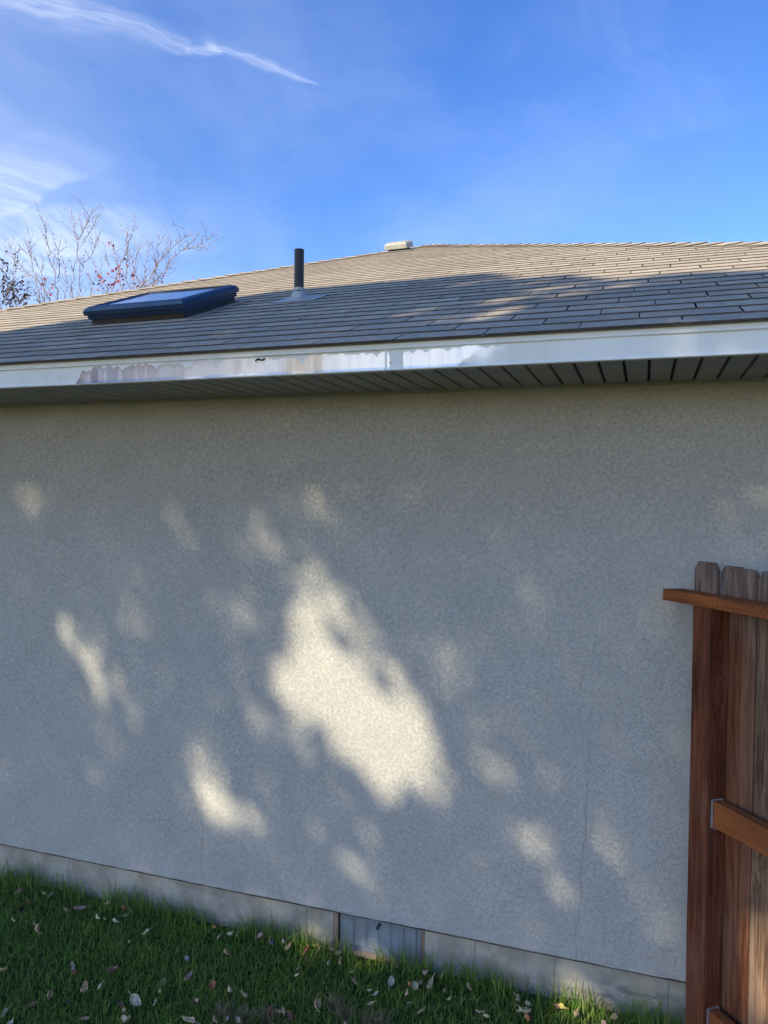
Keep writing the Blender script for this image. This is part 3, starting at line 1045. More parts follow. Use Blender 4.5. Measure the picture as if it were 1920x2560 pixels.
# plumbing vent pipe with boot
PB = at_roof(747, 752)
MP = roof_M(float(PB[0]), float(PB[1]-YF))
mb = MB()
V, F = [], []
n = 24
pr = [(0.0265, -0.05), (0.0265, 0.262), (0.0272, 0.268), (0.0272, 0.274), (0.0225, 0.274), (0.0225, 0.20)]
for (r_, z_) in pr:
    V += [(r_*cos(2*pi*i/n), r_*sin(2*pi*i/n), z_) for i in range(n)]
for k in range(len(pr)-1):
    F += [(k*n+i, k*n+(i+1) % n, (k+1)*n+(i+1) % n, (k+1)*n+i) for i in range(n)]
mb.add(V, F)
pipe = link('vent_pipe', mb.mesh('vent_pipe', BLACKP, True), house, T(*PB))
mb = MB()
V, F = [], []
pr = [(0.085, 0.009), (0.062, 0.012), (0.045, 0.026), (0.034, 0.046), (0.031, 0.052), (0.0275, 0.053)]
for kk, (r_, z_) in enumerate(pr):
    tl = tan(RA)*z_
    V += [(r_*cos(2*pi*i/n), r_*sin(2*pi*i/n)*1.06 + tl, z_) for i in range(n)]
for k in range(len(pr)-1):
    F += [(k*n+i, k*n+(i+1) % n, (k+1)*n+(i+1) % n, (k+1)*n+i) for i in range(n)]
mb.add(V, F)
link('pipe_boot', mb.mesh('pipe_boot', BOOT, True), pipe, MP)
mb = MB()
mb.box(-0.125, 0.125, -0.085, 0.14, 0.0068, 0.0088)
link('boot_flashing', mb.mesh('boot_flashing', BOOT), pipe, MP)
mb = MB()
mb.tube([(PB[0], PB[1], PB[2]+0.05), (PB[0], PB[1], PB[2]+0.068)], [0.0295, 0.0285], 20, cap=False)
link('pipe_collar', mb.mesh('pipe_collar', BOOT, True), pipe)

# low box roof vent near the apex
VB0, VB1 = at_roof(967, 632), at_roof(1045, 627)
wv = 0.225
MV = roof_M(float(VB0[0])-0.005, float((VB0[1]+VB1[1])/2-YF)+0.02)
hv, lvn = 0.086, 0.22
mb = MB()
mb.box(0.03, wv-0.03, 0.03, lvn-.03, -0.004, 0.034)
rv = link('roof_vent', mb.mesh('roof_vent', DARKM), house, MV)
mb = MB()
V = [(0, 0, 0.026), (wv, 0, 0.026), (wv, lvn, 0.026), (0, lvn, 0.026),
     (0.004, 0, 0.070), (wv-.004, 0, 0.070), (wv-.004, lvn, 0.070), (0.004, lvn, 0.070),
     (0.02, 0.025, hv), (wv-.02, 0.025, hv), (wv-.02, lvn-.02, hv), (0.02, lvn-.02, hv)]
F = [(0, 1, 5, 4), (1, 2, 6, 5), (2, 3, 7, 6), (3, 0, 4, 7), (4, 5, 9, 8), (5, 6, 10, 9), (6, 7, 11, 10), (7, 4, 8, 11), (8, 9, 10, 11), (3, 2, 1, 0)]
mb.add(V, F)
link('vent_hood', bevel(mb.mesh('vent_hood', PLAST), 0.006, 2), rv, MV)
mb = MB()
mb.box(-0.03, wv+.03, -0.03, lvn+.05, 0.0090, 0.0110)
link('vent_base', mb.mesh('vent_base', PLAST), rv, MV)

# ------------------------------------------------------------------ fence
FT = radians(38)
FD = Vector((sin(FT), -cos(FT), 0))            # along the fence, away from the wall
FN = Vector((-cos(FT), -sin(FT), 0))           # its rail side, towards the viewer
FP = Vector((0.2218, 2.800, 0))
FH = 0.0417
FX = FD                                        # local x
def fence_M(k, n, z):
    P = FP + FD*k + FN*n + Vector((0, 0, z))
    return Matrix(((FD.x, -FN.x, 0, P.x), (FD.y, -FN.y, 0, P.y), (0, 0, 1, P.z), (0, 0, 0, 1)))
fence = thing('wood_fence', 'stained wooden fence with dog-eared pickets meeting the stucco wall', 'fence', FP)


def rough_box(lx_, ly_, lz_, nz, amp, seed, axis=2, wane=0.0):
    """beam with slightly uneven edges: 8-point section (chamfered square) swept along `axis`"""
    rr = random.Random(seed)
    c = min(lx_, ly_, lz_)*0.05
    dims = [lx_, ly_, lz_]
    a, b2 = [i for i in range(3) if i != axis]
    A, B = dims[a]/2, dims[b2]/2
    sec = [(-A+c, -B), (A-c, -B), (A, -B+c), (A, B-c), (A-c, B), (-A+c, B), (-A, B-c), (-A, -B+c)]
    V, F = [], []
    ph = [rr.uniform(0, 6) for _ in sec]
    for i in range(nz+1):
        t = i/nz
        for j, (p, q) in enumerate(sec):
            e = amp*(sin(t*9+ph[j])*0.5 + sin(t*31+ph[j]*2)*0.3 + rr.uniform(-.5, .5)*0.6)
            if wane and j in (0, 7, 6, 1):
                e -= wane*max(0, sin((1-t)*7.5+0.6))*max(0, 0.75-t)*(1.0 if j in (0, 7) else 0.35)
            v = [0, 0, 0]
            v[a] = p*(1+e/A)
            v[b2] = q*(1+e/B)
            v[axis] = t*dims[axis]
            V.append(tuple(v))
    n = 8
    for i in range(nz):
        for j in range(n):
            F.append((i*n+j, i*n+(j+1) % n, (i+1)*n+(j+1) % n, (i+1)*n+j))
    F.append(tuple(reversed(range(n)))); F.append(tuple(range(nz*n, nz*n+n)))
    me = mesh('beam', V, F, POSTM)
    bm = bmesh.new(); bm.from_mesh(me); bmesh.ops.recalc_face_normals(bm, faces=bm.faces[:]); bm.to_mesh(me); bm.free()
    return me


PT = 1.612
me = rough_box(2*FH, 2*FH, PT+0.4, 60, 0.0010, 5, 2, wane=0.011)
me.materials.clear(); me.materials.append(POSTM)
link('post', me, fence, fence_M(0, 0, -0.4))
# a second post further along, out of frame
me = rough_box(2*FH, 2*FH, PT+0.4, 30, 0.0010, 6, 2)
me.materials.clear(); me.materials.append(POSTM)
link('post', me, fence, fence_M(1.25, 0, -0.4))
# top rail lies flat on the post and runs back to the wall
RL = 1.55
me = rough_box(RL, 2*FH, 0.039, 24, 0.0006, 8, 0)
me.materials.clear(); me.materials.append(RAILI)
link('top_rail', me, fence, fence_M(-0.042-0.145, 0.004, PT+0.0205))
for zt, sd in ((0.966, 9), (0.258, 10)):
    me = rough_box(1.15, 0.038, 0.087, 16, 0.0006, sd, 0)
    me.materials.clear(); me.materials.append(RAILM)
    ra = link('rail', me, fence, fence_M(FH+0.006, 0.0, zt-0.0435))
    mb = MB()
    mb.box(0.0005, 0.0022, -0.0225, 0.0225, -0.047, 0.047)
    mb.box(0.0022, 0.009, -0.0222, -0.0206, -0.046, 0.046)
    mb.box(0.0022, 0.009, 0.0206, 0.0222, -0.046, 0.046)
    mb.box(0.0022, 0.020, -0.0206, 0.0206, -0.0466, -0.0452)
    link('bracket', mb.mesh('bracket', GALV), ra, fence_M(FH, 0.0, zt-0.0435))


def picket(w_, h_, seed, knothole=None):
    rr = random.Random(seed)
    e = 0.026
    th = 0.016
    nz = 14
    V, F = [], []
    zs = [h_*i/nz*0.97 for i in range(nz)] + [h_-e, h_]
    for i, z_ in enumerate(zs):
        j0, j1 = rr.uniform(-.001, .001), rr.uniform(-.001, .001)
        ins = e*0.62 if i == len(zs)-1 else 0
        bow = 0.003*sin(z_*2.1+seed)
        x0_, x1_ = ins+j0, w_-ins+j1
        V += [(x0_, bow, z_), (x0_+(x1_-x0_)*0.5, bow-0.0008, z_), (x1_, bow, z_), (x1_, bow+th, z_), (x0_, bow+th, z_)]
    n = 5
    for i in range(len(zs)-1):
        for j in range(n):
            F.append((i*n+j, i*n+(j+1) % n, (i+1)*n+(j+1) % n, (i+1)*n+j))
    F.append(tuple(reversed(range(n)))); F.append(tuple(range((len(zs)-1)*n, len(zs)*n)))
    return mesh('picket', V, F, PICK[0])


plist = [(-0.126, 0.104, 1.757, 0, 0.0), (-0.021, 0.100, 1.750, 1, -0.0175), (0.034, 0.117, 1.748, 0, 0.0), (0.1545, 0.112, 1.747, 2, 0.0)]
k = 0.2685
for i in range(9):
    plist.append((k, 0.112, 1.748+random.uniform(-.006, .006), random.choice((0, 1, 2)), 0.0))
    k += 0.1145
for i, (k, w_, h_, mi, back) in enumerate(plist):
    me = picket(w_, h_-0.03, 20+i)
    me.materials.clear()
    me.materials.append(PICK[mi])
    o = link('picket', me, fence, fence_M(k, -FH-0.003+back, 0.03))

# ------------------------------------------------------------------ bare trees behind the house
def trace(u, v, y):
    """photograph point (in the enlarged corner view) carried to a tree standing at depth y"""
    return at_y(u/2.592, v/2.592+480, y)


def bare_tree(name, label, base, stems, depth, leaves, lmat, bark, r0=0.035, seed=1, bushy=None, twig=1.0):
    rr = random.Random(seed)
    root = thing(name, label, 'tree', base, None)
    B = Vector(base)
    tr, br, lf = MB(), MB(), MB()
    fork = B + Vector((0, 0, 2.0))
    tr.tube([B+Vector((0, 0, -0.2)), B+Vector((0.02, 0.03, 1.0)), fork], [0.13, 0.10, 0.09], 9)
    def leaf(P, s):
        a = Vector((rr.gauss(0, 1), rr.gauss(0, 1), rr.gauss(0, 1))).normalized()
        b = a.orthogonal().normalized()
        c = a.cross(b)
        lf.add([P, P+a*s*0.5+b*s*0.33, P+a*s+c*s*0.1, P+a*s*0.5-b*s*0.33], [(0, 1, 2, 3)])
    def twigs(P, d, L, r, lev):
        steps = max(3, int(L/0.08))
        pts = [P]
        dd = d.copy()
        for i in range(steps):
            dd = (dd + Vector((rr.gauss(0, .10), rr.gauss(0, .10), rr.gauss(0.035, .08)))).normalized()
            pts.append(pts[-1] + dd*(L/steps))
        rad = [r*(1-0.72*i/steps) for i in range(steps+1)]
        br.tube(pts, rad, 4)
        for i in range(1, steps+1):
            if lev < 2 and rr.random() < (0.62 if lev == 0 else 0.42)*twig:
                sd = Vector((rr.gauss(0, 1), rr.gauss(0, 1), rr.gauss(0, .5)))
                sd = (sd - dd*sd.dot(dd)).normalized()
                twigs(pts[i], (dd*0.85+sd*0.75).normalized(), L*rr.uniform(0.18, 0.42), max(rad[i]*0.6, 0.0042), lev+1)
            elif rr.random() < 0.3:                               # buds
                sd = Vector((rr.gauss(0, 1), rr.gauss(0, 1), rr.gauss(0.3, .5))).normalized()
                lf.add([pts[i]+sd*0.008+dd*0.0, pts[i]+sd*0.028+dd*0.012, pts[i]+sd*0.020-dd*0.012], [(0, 1, 2)])
            if bushy and rr.random() < bushy:
                leaf(pts[i], rr.uniform(0.035, 0.065))
    for st in stems:
        y = depth + rr.uniform(-0.7, 0.7)
        dyy = rr.uniform(-0.9, 0.9)
        pts = []
        for i, (u, v) in enumerate(st):
            pts.append(Vector(trace(u, v, y + dyy*i/len(st))))
        a = pts[0]
        if len(st) > 2 and st[0][1] > 560:
            mid = fork.lerp(a, 0.5) + Vector((0, 0, -0.15))
            pts = [fork, mid] + pts
        # finer, slightly crooked path
        fine = [pts[0]]
        for p, q in zip(pts[:-1], pts[1:]):
            n = max(1, int((q-p).length/0.12))
            for i in range(1, n+1):
                w_ = p.lerp(q, i/n)
                fine.append(w_ + Vector((rr.gauss(0, .012), rr.gauss(0, .02), rr.gauss(0, .012))))
        N_ = len(fine)
        rs = (r0 if st[0][1] > 560 else r0*0.42)*rr.uniform(0.7, 1.0)
        rad = [max(rs*(1-0.86*i/N_), 0.006) for i in range(N_)]
        br.tube(fine, rad, 6)
        for i in range(2, N_-1):
            if fine[i].z < 3.4:
                continue
            for _q in range(2 if rr.random() < 0.5*twig else 1):
                dd = (fine[i+1]-fine[i]).normalized()
                sd = Vector((rr.gauss(0, 1), rr.gauss(0, 1), rr.gauss(0, .4)))
                sd = (sd - dd*sd.dot(dd)).normalized()
                twigs(fine[i], (dd*0.8+sd*0.7+Vector((0, 0, 0.35))).normalized(), rr.uniform(0.16, 0.72)*(1-0.5*i/N_), max(rad[i]*0.42, 0.0062), 1 if rr.random() < .5 else 0)
        twigs(fine[-1], (fine[-1]-fine[-2]).normalized(), 0.22, rad[-1], 1)
    for (u, v, n) in leaves:
        P = Vector(trace(u, v, depth + rr.uniform(-.5, .5)))
        for i in range(n):
            leaf(P + Vector((rr.gauss(0, .055), rr.gauss(0, .06), rr.gauss(0, .06))), rr.uniform(0.06, 0.11))
    link('trunk', tr.mesh('trunk', bark, True), root)
    link('branches', br.mesh('branches', bark, True), root)
    link('leaves', lf.mesh('leaves', lmat), root)
    return root


A_ST = [[(265, 720), (235, 590), (205, 430), (190, 330), (183, 255)],
        [(375, 700), (355, 560), (320, 420), (300, 300), (285, 190), (255, 125)],
        [(465, 690), (470, 560), (490, 420), (505, 310), (480, 200), (460, 140)],
        [(500, 690), (520, 560), (545, 450), (600, 400), (640, 290)],
        [(505, 310), (555, 220), (610, 115)], [(540, 330), (590, 250), (645, 150)], [(375, 560), (380, 440), (375, 345)],
        [(330, 700), (250, 580), (130, 500), (90, 400), (40, 330)],
        [(290, 700), (280, 570), (230, 440), (150, 380)], [(420, 690), (430, 560), (410, 440)], [(580, 680), (600, 600), (560, 500)]]
b = at_y(400/2.592, 700/2.592+480, 14.0)
bare_tree('bare_tree', 'bare tree with upright pinkish grey branches at the left edge of the roof', (float(b[0]), 14.0, 0), A_ST, 14.0,
          [(290, 575, 4), (300, 592, 3), (345, 700, 2), (275, 640, 2)], REDL, BARK, 0.032, 3)
B_ST = [[(730, 640), (745, 570), (800, 420), (840, 330), (885, 230), (885, 178)],
        [(835, 630), (820, 570), (825, 380), (820, 270), (795, 225)],
        [(700, 640), (660, 565), (610, 450)], [(725, 520), (690, 420)],
        [(905, 620), (960, 570), (1050, 430), (1130, 350), (1220, 275)],
        [(945, 610), (1020, 565), (1110, 430), (1190, 375), (1280, 360), (1368, 290)],
        [(930, 615), (930, 565), (950, 420), (970, 335)], [(980, 600), (1000, 565), (1020, 400), (1050, 295)],
        [(860, 620), (865, 565), (880, 430), (910, 345)], [(1190, 375), (1260, 310), (1275, 275)], [(1300, 362), (1362, 345)],
        [(900, 600), (885, 565), (850, 425)], [(1000, 600), (1040, 565), (1090, 490), (1120, 470)], [(790, 630), (770, 570), (760, 430), (720, 330)]]
b = at_y(880/2.592, 620/2.592+480, 14.6)
bare_tree('bare_tree', 'bare tree with spreading pale branches and last red leaves behind the skylight', (float(b[0]), 14.6, 0), B_ST, 14.6,
          [(655, 560, 6), (660, 590, 5), (715, 550, 3), (770, 520, 5), (790, 515, 4), (640, 600, 5), (770, 575, 6), (725, 345, 4), (880, 615, 3),
           (868, 562, 5), (800, 465, 3), (1060, 570, 3), (735, 590, 4), (780, 630, 5), (1250, 560, 2), (690, 590, 4)], REDL, BARK, 0.035, 5)
C_ST = [[(0, 745), (60, 650), (90, 575), (85, 460)], [(40, 740), (100, 640), (150, 600)], [(-60, 740), (-20, 640), (40, 560), (0, 480)],
        [(-90, 740), (-90, 600), (-60, 500)], [(60, 740), (120, 690), (190, 690)], [(-30, 740), (30, 690), (60, 600), (120, 560)],
        [(100, 740), (140, 700), (160, 640)]]
b = at_y(-10/2.592, 740/2.592+480, 13.0)
bare_tree('leafy_tree', 'twiggy tree with small dark purple leaves at far left above the roof', (float(b[0]), 13.0, 0), C_ST, 13.0,
          [(80, 470, 3), (90, 620, 8), (60, 650, 8), (130, 600, 8), (150, 680, 9), (40, 700, 9), (100, 690, 9), (170, 710, 6), (20, 620, 7), (30, 560, 5)],
          PURL, BARK, 0.020, 9, bushy=0.5, twig=1.0)

# ------------------------------------------------------------------ shade tree: behind the viewer, its gaps make the patches of sun
PATCH = []                      # (X, Z, ax, az, half length, half width, strength) on the sun-projected wall plane


def patch_pts(P0, P1, wm, s):
    a, b = sun_uv(P0), sun_uv(P1)
    PATCH.append((a[0], a[1], b[0], b[1], wm, s))


def patch(z, o, lst, weak=0.50):
    """soft capsules traced in an enlarged view: scale z, origin o"""
    for (ua, va, ub, vb, w_, s) in lst:
        A = at_any(ua/z+o[0], va/z+o[1])
        B = at_any(ub/z+o[0], vb/z+o[1])
        dist = np.dot(CR[2], A - np.array([0, 0, EYE]))
        patch_pts(A, B, 0.5*w_/z/FPX*dist, s if s > 0.62 else s*weak)


patch(1.728, (0, 1200), [(90, 60, 130, 120, 40, .4), (190, 220, 270, 280, 30, .4), (700, 100, 760, 180, 45, .5), (850, 240, 920, 310, 45, .3),
      (1230, 90, 1290, 130, 70, .25), (1350, 80, 1400, 120, 45, .5), (1130, 200, 1180, 310, 50, .5), (1260, 240, 1300, 290, 50, .2),
      (285, 640, 400, 800, 50, .70), (390, 800, 450, 960, 38, .64), (500, 850, 590, 1030, 40, .63), (670, 1000, 740, 1080, 40, .4),
      (850, 1150, 950, 1300, 45, .5), (750, 1320, 830, 1420, 35, .55), (890, 1340, 970, 1450, 90, 1.0), (1000, 1420, 1090, 1470, 60, .85),
      (0, 1180, 40, 1230, 40, .3), (1100, 520, 1200, 640, 40, .3)])
patch(1.536, (640, 1340), [(190, 190, 360, 280, 90, .66), (180, 330, 250, 560, 130, .92), (150, 560, 560, 800, 170, 1.0), (280, 500, 600, 800, 125, 1.0),
      (330, 780, 520, 960, 90, .95), (520, 830, 680, 950, 95, .80), (540, 540, 680, 850, 70, .64), (350, 370, 480, 470, 80, .64),
      (90, 750, 360, 1010, 45, .35), (850, 830, 920, 960, 45, .5), (880, 840, 980, 900, 40, .4), (970, 1130, 1110, 1220, 40, .5), (1080, 1180, 1180, 1370, 40, .6),
      (650, 370, 780, 510, 50, .35), (1290, 1050, 1370, 1140, 35, .35), (1340, 1190, 1490, 1350, 60, .35), (1480, 1420, 1560, 1480, 60, .25),
      (350, 1250, 460, 1350, 40, .4), (150, 1365, 210, 1410, 30, .5), (0, 980, 50, 1050, 30, .4)])
patch(1.0, (0, 0), [(1420, 2470, 1475, 2550, 45, .9), (1885, 1165, 1915, 1215, 50, .4), (1640, 865, 1670, 870, 60, .35)])
# lawn beside the vent, vent plate, sill
patch(1.0, (0, 0), [(775, 2345, 800, 2375, 45, .85), (850, 2325, 900, 2370, 30, .3), (900, 2388, 960, 2398, 30, .8), (1400, 2520, 1420, 2550, 40, .6)])
# pickets at lower right
for (u, v, s_) in ((1895, 2350, .8), (1893, 2420, .9), (1900, 2480, .7)):
    a = pix_ray(u, v)
    nn = np.array(FN)
    P0 = np.array(FP + FN*(-FH)) - np.array([0, 0, EYE])
    k = P0.dot(nn)/a.dot(nn)
    Q = a*k + np.array([0, 0, EYE])
    patch_pts(Q, Q + np.array([0.01, -0.01, -0.05]), 0.045, s_)
# sun on the upper roof: the crown's upper outline, then streaks reaching down between its boughs
TOPLINE = [(-900, 930), (-300, 868), (0, 832), (154, 808), (300, 790), (450, 770), (597, 745), (736, 722), (847, 700), (929, 692), (1052, 678), (1134, 674), (1210, 682), (1300, 700),
           (1417, 690), (1530, 704), (1650, 690), (1780, 684), (1920, 680), (2300, 672)]
TL = np.array([sun_uv(at_roof(u, v)) for u, v in TOPLINE])
patch(1.0, (0, 0), [(1010, 790, 1090, 772, 30, .65), (1200, 800, 1290, 770, 30, .85), (1235, 760, 1330, 742, 26, .8), (1330, 730, 1460, 712, 26, .9), (1380, 748, 1440, 730, 22, .75),
      (1200, 765, 1260, 748, 22, .7), (1110, 800, 1190, 785, 24, .6), (80, 838, 150, 828, 14, .6), (1480, 770, 1540, 755, 18, .25), (1120, 720, 1230, 700, 20, .65), (1560, 715, 1700, 700, 22, .65), (1300, 715, 1390, 700, 18, .8), (1460, 735, 1560, 716, 18, .7)])
PA = np.array(PATCH)


ANG = radians(-57)
CA_, SA_ = cos(ANG), sin(ANG)
GRID = [RNG.uniform(0, 1, (64, 256)) for _ in range(2)]


def grain(X, Z, k, la, lc):
    """smooth noise drawn out along the slant of the boughs"""
    a = (X*CA_ + Z*SA_)/la + 500
    c = (-X*SA_ + Z*CA_)/lc + 500
    i, j = np.floor(a).astype(int), np.floor(c).astype(int)
    fa, fc = a-i, c-j
    fa, fc = fa*fa*(3-2*fa), fc*fc*(3-2*fc)
    q = GRID[k]
    f = lambda u, v: q[u % 64, v % 256]
    return (f(i, j)*(1-fa)+f(i+1, j)*fa)*(1-fc) + (f(i, j+1)*(1-fa)+f(i+1, j+1)*fa)*fc


def open_sky(X, Z):
    """how much of the sun the crown lets through towards (X, Z)"""
    t = np.zeros_like(X)
    keep = np.ones_like(X)
    for (ax, az, bx, bz, hw, s) in PATCH:
        dx_, dz_ = bx-ax, bz-az
        L2 = dx_*dx_+dz_*dz_+1e-9
        k = np.clip(((X-ax)*dx_+(Z-az)*dz_)/L2, 0, 1)
        d = np.hypot(X-ax-k*dx_, Z-az-k*dz_)
        q = np.clip((1.25 - d/(hw+0.016))/0.45, 0, 1)
        keep *= 1 - s*q*q*(3-2*q)
    t = 1-keep
    n1 = grain(X, Z, 0, 0.22, 0.065)
    n2 = grain(X, Z, 1, 0.24, 0.055)
    t = t*(1 - np.where(t > 0.88, 0.16, 0.5)*np.clip((n1-0.52)/0.3, 0, 1))
    env = np.exp(-((X+1.5)/1.15)**2 - ((Z-1.0)/0.75)**2)
    t = np.maximum(t, 0.20*env*np.clip((n2-0.62)/0.25, 0, 1))
    ztop = np.interp(X, TL[:, 0], TL[:, 1])
    q = np.clip((Z - ztop + 0.03)/0.10, 0, 1)
    return np.maximum(t, q)


TY = -5.6
NL = 330000
X = RNG.uniform(-8.5, 4.6, NL)
Z = RNG.uniform(-2.0, 4.2, NL)
ux, uz = (X+2.0)/6.6, (Z-1.0)/3.3
rad2 = ux**2 + uz**2
ok = rad2 < 1.0 + RNG.normal(0, .06, NL)
chord = 1.9*np.sqrt(np.clip(1-rad2, 0.05, 1))
Y = TY + RNG.uniform(-1, 1, NL)*chord
OD = 4.6
tau = np.clip(open_sky(X, Z), 0, 0.999)
keepp = np.clip(-np.log(np.maximum(tau, exp(-OD)))/OD, 0, 1)
keepp[tau > 0.82] = 0
ok &= RNG.uniform(0, 1, NL) < keepp
X, Z, Y = X[ok], Z[ok], Y[ok]
px = X + (Y-WY)*LX/LY
pz = Z + (Y-WY)*LZ/LY
C = np.stack([px, Y, pz], 1)
n = len(C)
a = RNG.normal(size=(n, 3)); a /= np.linalg.norm(a, axis=1)[:, None]
b = np.cross(a, RNG.normal(size=(n, 3))); b /= np.linalg.norm(b, axis=1)[:, None]
sz = RNG.uniform(0.031, 0.050, n)[:, None]
V = np.stack([C-a*sz, C+b*sz*0.55, C+a*sz, C-b*sz*0.55], 1).reshape(-1, 3)
F = np.arange(4*n).reshape(-1, 4)
tb = Vector((-2.0 + (TY-WY)*LX/LY, TY, 0))
shade = thing('shade_tree', 'tall leafy garden tree whose dappled shade falls on the stucco wall', 'tree', tb)
cr = link('crown', big_mesh('crown', V, F, TREEL), shade)
tag(cr, kind='stuff')
mb = MB()
top = tb + Vector((0.2, 0.1, 4.6))
mb.tube([tb+Vector((0, 0, -.3)), tb+Vector((0.05, 0, 1.2)), tb+Vector((0.0, 0.05, 2.6)), top], [0.30, 0.22, 0.19, 0.16], 12)
link('trunk', mb.mesh('trunk', BARKD, True), shade)
mb = MB()
rr = random.Random(4)
nb = 0
while nb < 26:
    i = rr.randrange(n)
    E = Vector(C[i])
    if E.z < 5.2:
        continue
    s0 = tb.lerp(top, rr.uniform(0.62, 1.0))
    pts = [s0]
    for k in range(1, 7):
        t = k/6
        pts.append(s0.lerp(E, t) + Vector((rr.gauss(0, .1), rr.gauss(0, .1), 0.5*sin(pi*t)*0.6 + rr.gauss(0, .06))))
    bad = False
    chk = np.array([sun_uv(p_.lerp(q_, f_/12)) for p_, q_ in zip(pts[:-1], pts[1:]) for f_ in range(12)])
    for ox, oz in ((0, 0), (.09, 0), (-.09, 0), (0, .09), (0, -.09)):
        if open_sky(chk[:, 0]+ox, chk[:, 1]+oz).max() > 0.30:
            bad = True
    if bad:
        continue
    mb.tube(pts, [0.085*(1-0.85*k/6) for k in range(7)], 6)
    nb += 1
link('limbs', mb.mesh('limbs', BARKD, True), shade)

# ------------------------------------------------------------------ lawn
def blades(n, xr, yr, h, hs, w, lean, wall=False):
    x = RNG.uniform(*xr, n)
    y = RNG.uniform(*yr, n)
    if wall:
        y = WY + 0.012 - np.abs(RNG.normal(0, 0.035, n)) - 0.004
        cl_ = 0.5+0.5*np.sin(x*5.1+1.0)*np.sin(x*13.3)+RNG.normal(0, .2, n)
        ok_ = cl_ > 0.32
        x, y = x[ok_], y[ok_]
        n = len(x)
    hh = np.clip(RNG.normal(h, hs, n), h*0.4, h*2.0)
    th = RNG.uniform(0, 2*pi, n)
    le = np.abs(RNG.normal(0, lean, n))
    dxn, dyn = np.cos(th), np.sin(th)
    if wall:
        dyn = -np.abs(dyn)*0.7
    fa = RNG.uniform(0, 2*pi, n)
    wx_, wy_ = np.cos(fa)*w/2, np.sin(fa)*w/2
    z0 = np.full(n, -0.004)
    P = []
    for (t, ww) in ((0, 1.0), (0.5, 0.85)):
        off = le*hh*t*t
        P.append(np.stack([x+dxn*off-wx_*ww, y+dyn*off-wy_*ww, z0+hh*t*np.sqrt(np.clip(1-(le*t*.8)**2, .2, 1))], 1))
        P.append(np.stack([x+dxn*off+wx_*ww, y+dyn*off+wy_*ww, z0+hh*t*np.sqrt(np.clip(1-(le*t*.8)**2, .2, 1))], 1))
    P.append(np.stack([x+dxn*le*hh, y+dyn*le*hh, z0+hh*np.sqrt(np.clip(1-(le*.8)**2, .2, 1))], 1))
    V = np.stack(P, 1).reshape(-1, 3)
    o = np.arange(n)[:, None]*5
    F = np.concatenate([o+np.array([[0, 1, 3]]), o+np.array([[0, 3, 2]]), o+np.array([[2, 3, 4]])], 0)
    return V, F


parts = [blades(150000, (-5.6, 0.85), (1.2, WY+0.008), 0.037, 0.010, 0.0032, 0.8),
         blades(32000, (-5.6, 0.85), (1.2, WY-0.02), 0.048, 0.012, 0.0034, 0.95),
         blades(5200, (-5.6, 0.9), (0, 0), 0.100, 0.040, 0.0040, 0.5, True)]
Vs, Fs, o = [], [], 0
for V, F in parts:
    Vs.append(V); Fs.append(F+o); o += len(V)
lawn = link('grass', big_mesh('grass', np.concatenate(Vs), np.concatenate(Fs), GRASS))
tag(lawn, kind='stuff')
# dead grass tufts
Vs, Fs, o = [], [], 0
for (u, v, s_) in ((1440, 1120, 1), (1330, 1095, .7), (1590, 1110, .8)):
    P = at_z(u/2.37, v/2.37+2060, 0.04)
    V, F = blades(130, (-.035*s_, .035*s_), (-.03*s_, .03*s_), 0.05, 0.012, 0.0022, 1.1)
    V = V + np.array([P[0], P[1], 0.012])
    Vs.append(V); Fs.append(F+o); o += len(V)
for (u, v, s_) in ((450, 900, .9), (700, 950, .9), (610, 940, .5), (380, 830, .6)):
    P = at_z(u/2.765+700, v/2.765+2200, 0.04)
    V, F = blades(130, (-.035*s_, .035*s_), (-.03*s_, .03*s_), 0.05, 0.012, 0.0022, 1.1)
    V = V + np.array([P[0], P[1], 0.012])
    Vs.append(V); Fs.append(F+o); o += len(V)
dg = link('dead_grass', big_mesh('dead_grass', np.concatenate(Vs), np.concatenate(Fs), THATCH))
tag(dg, kind='stuff')

# ------------------------------------------------------------------ fallen leaves
def leaf_mesh(seed):
    rr = random.Random(seed)
    nu, nv = 7, 4
    curl = rr.uniform(0.8, 3.4)
    fold = rr.uniform(0.3, 1.7)
    twist = rr.uniform(-1.6, 1.6)
    V, F = [], []
    for i in range(nu+1):
        t = i/nu
        hw = 0.0165*sin(pi*min(1, t*0.96+0.02))**0.75*(1.15-0.5*t)
        cx_ = sin(curl*(t-.5))/curl
        cz_ = (1-cos(curl*(t-.5)))/curl
        for j in range(-nv, nv+1):
            s = j/nv
            yy = hw*s*cos(fold*abs(s))
            zz = hw*abs(s)*sin(fold*abs(s)) + 0.0035*sin(7*t+3*s+seed) + 0.002*sin(13*t-5*s+seed*2)
            a = twist*(t-.5)
            V.append((0.05*cx_, yy*cos(a)-zz*sin(a), 0.05*cz_+yy*sin(a)+zz*cos(a)))
    k = 2*nv+1
    for i in range(nu):
        for j in range(k-1):
            F.append((i*k+j, (i+1)*k+j, (i+1)*k+j+1, i*k+j+1))
    # stalk
    o = len(V)
    s0 = V[nv]
    for q in range(4):
        t = q/3
        V.append((s0[0]-0.018*t, s0[1]+0.0008, s0[2]+0.004*t*t)); V.append((s0[0]-0.018*t, s0[1]-0.0008, s0[2]+0.004*t*t))
    for q in range(3):
        F.append((o+2*q, o+2*q+2, o+2*q+3, o+2*q+1))
    return mesh('fallen_leaf', V, F, LEAF, None, True)


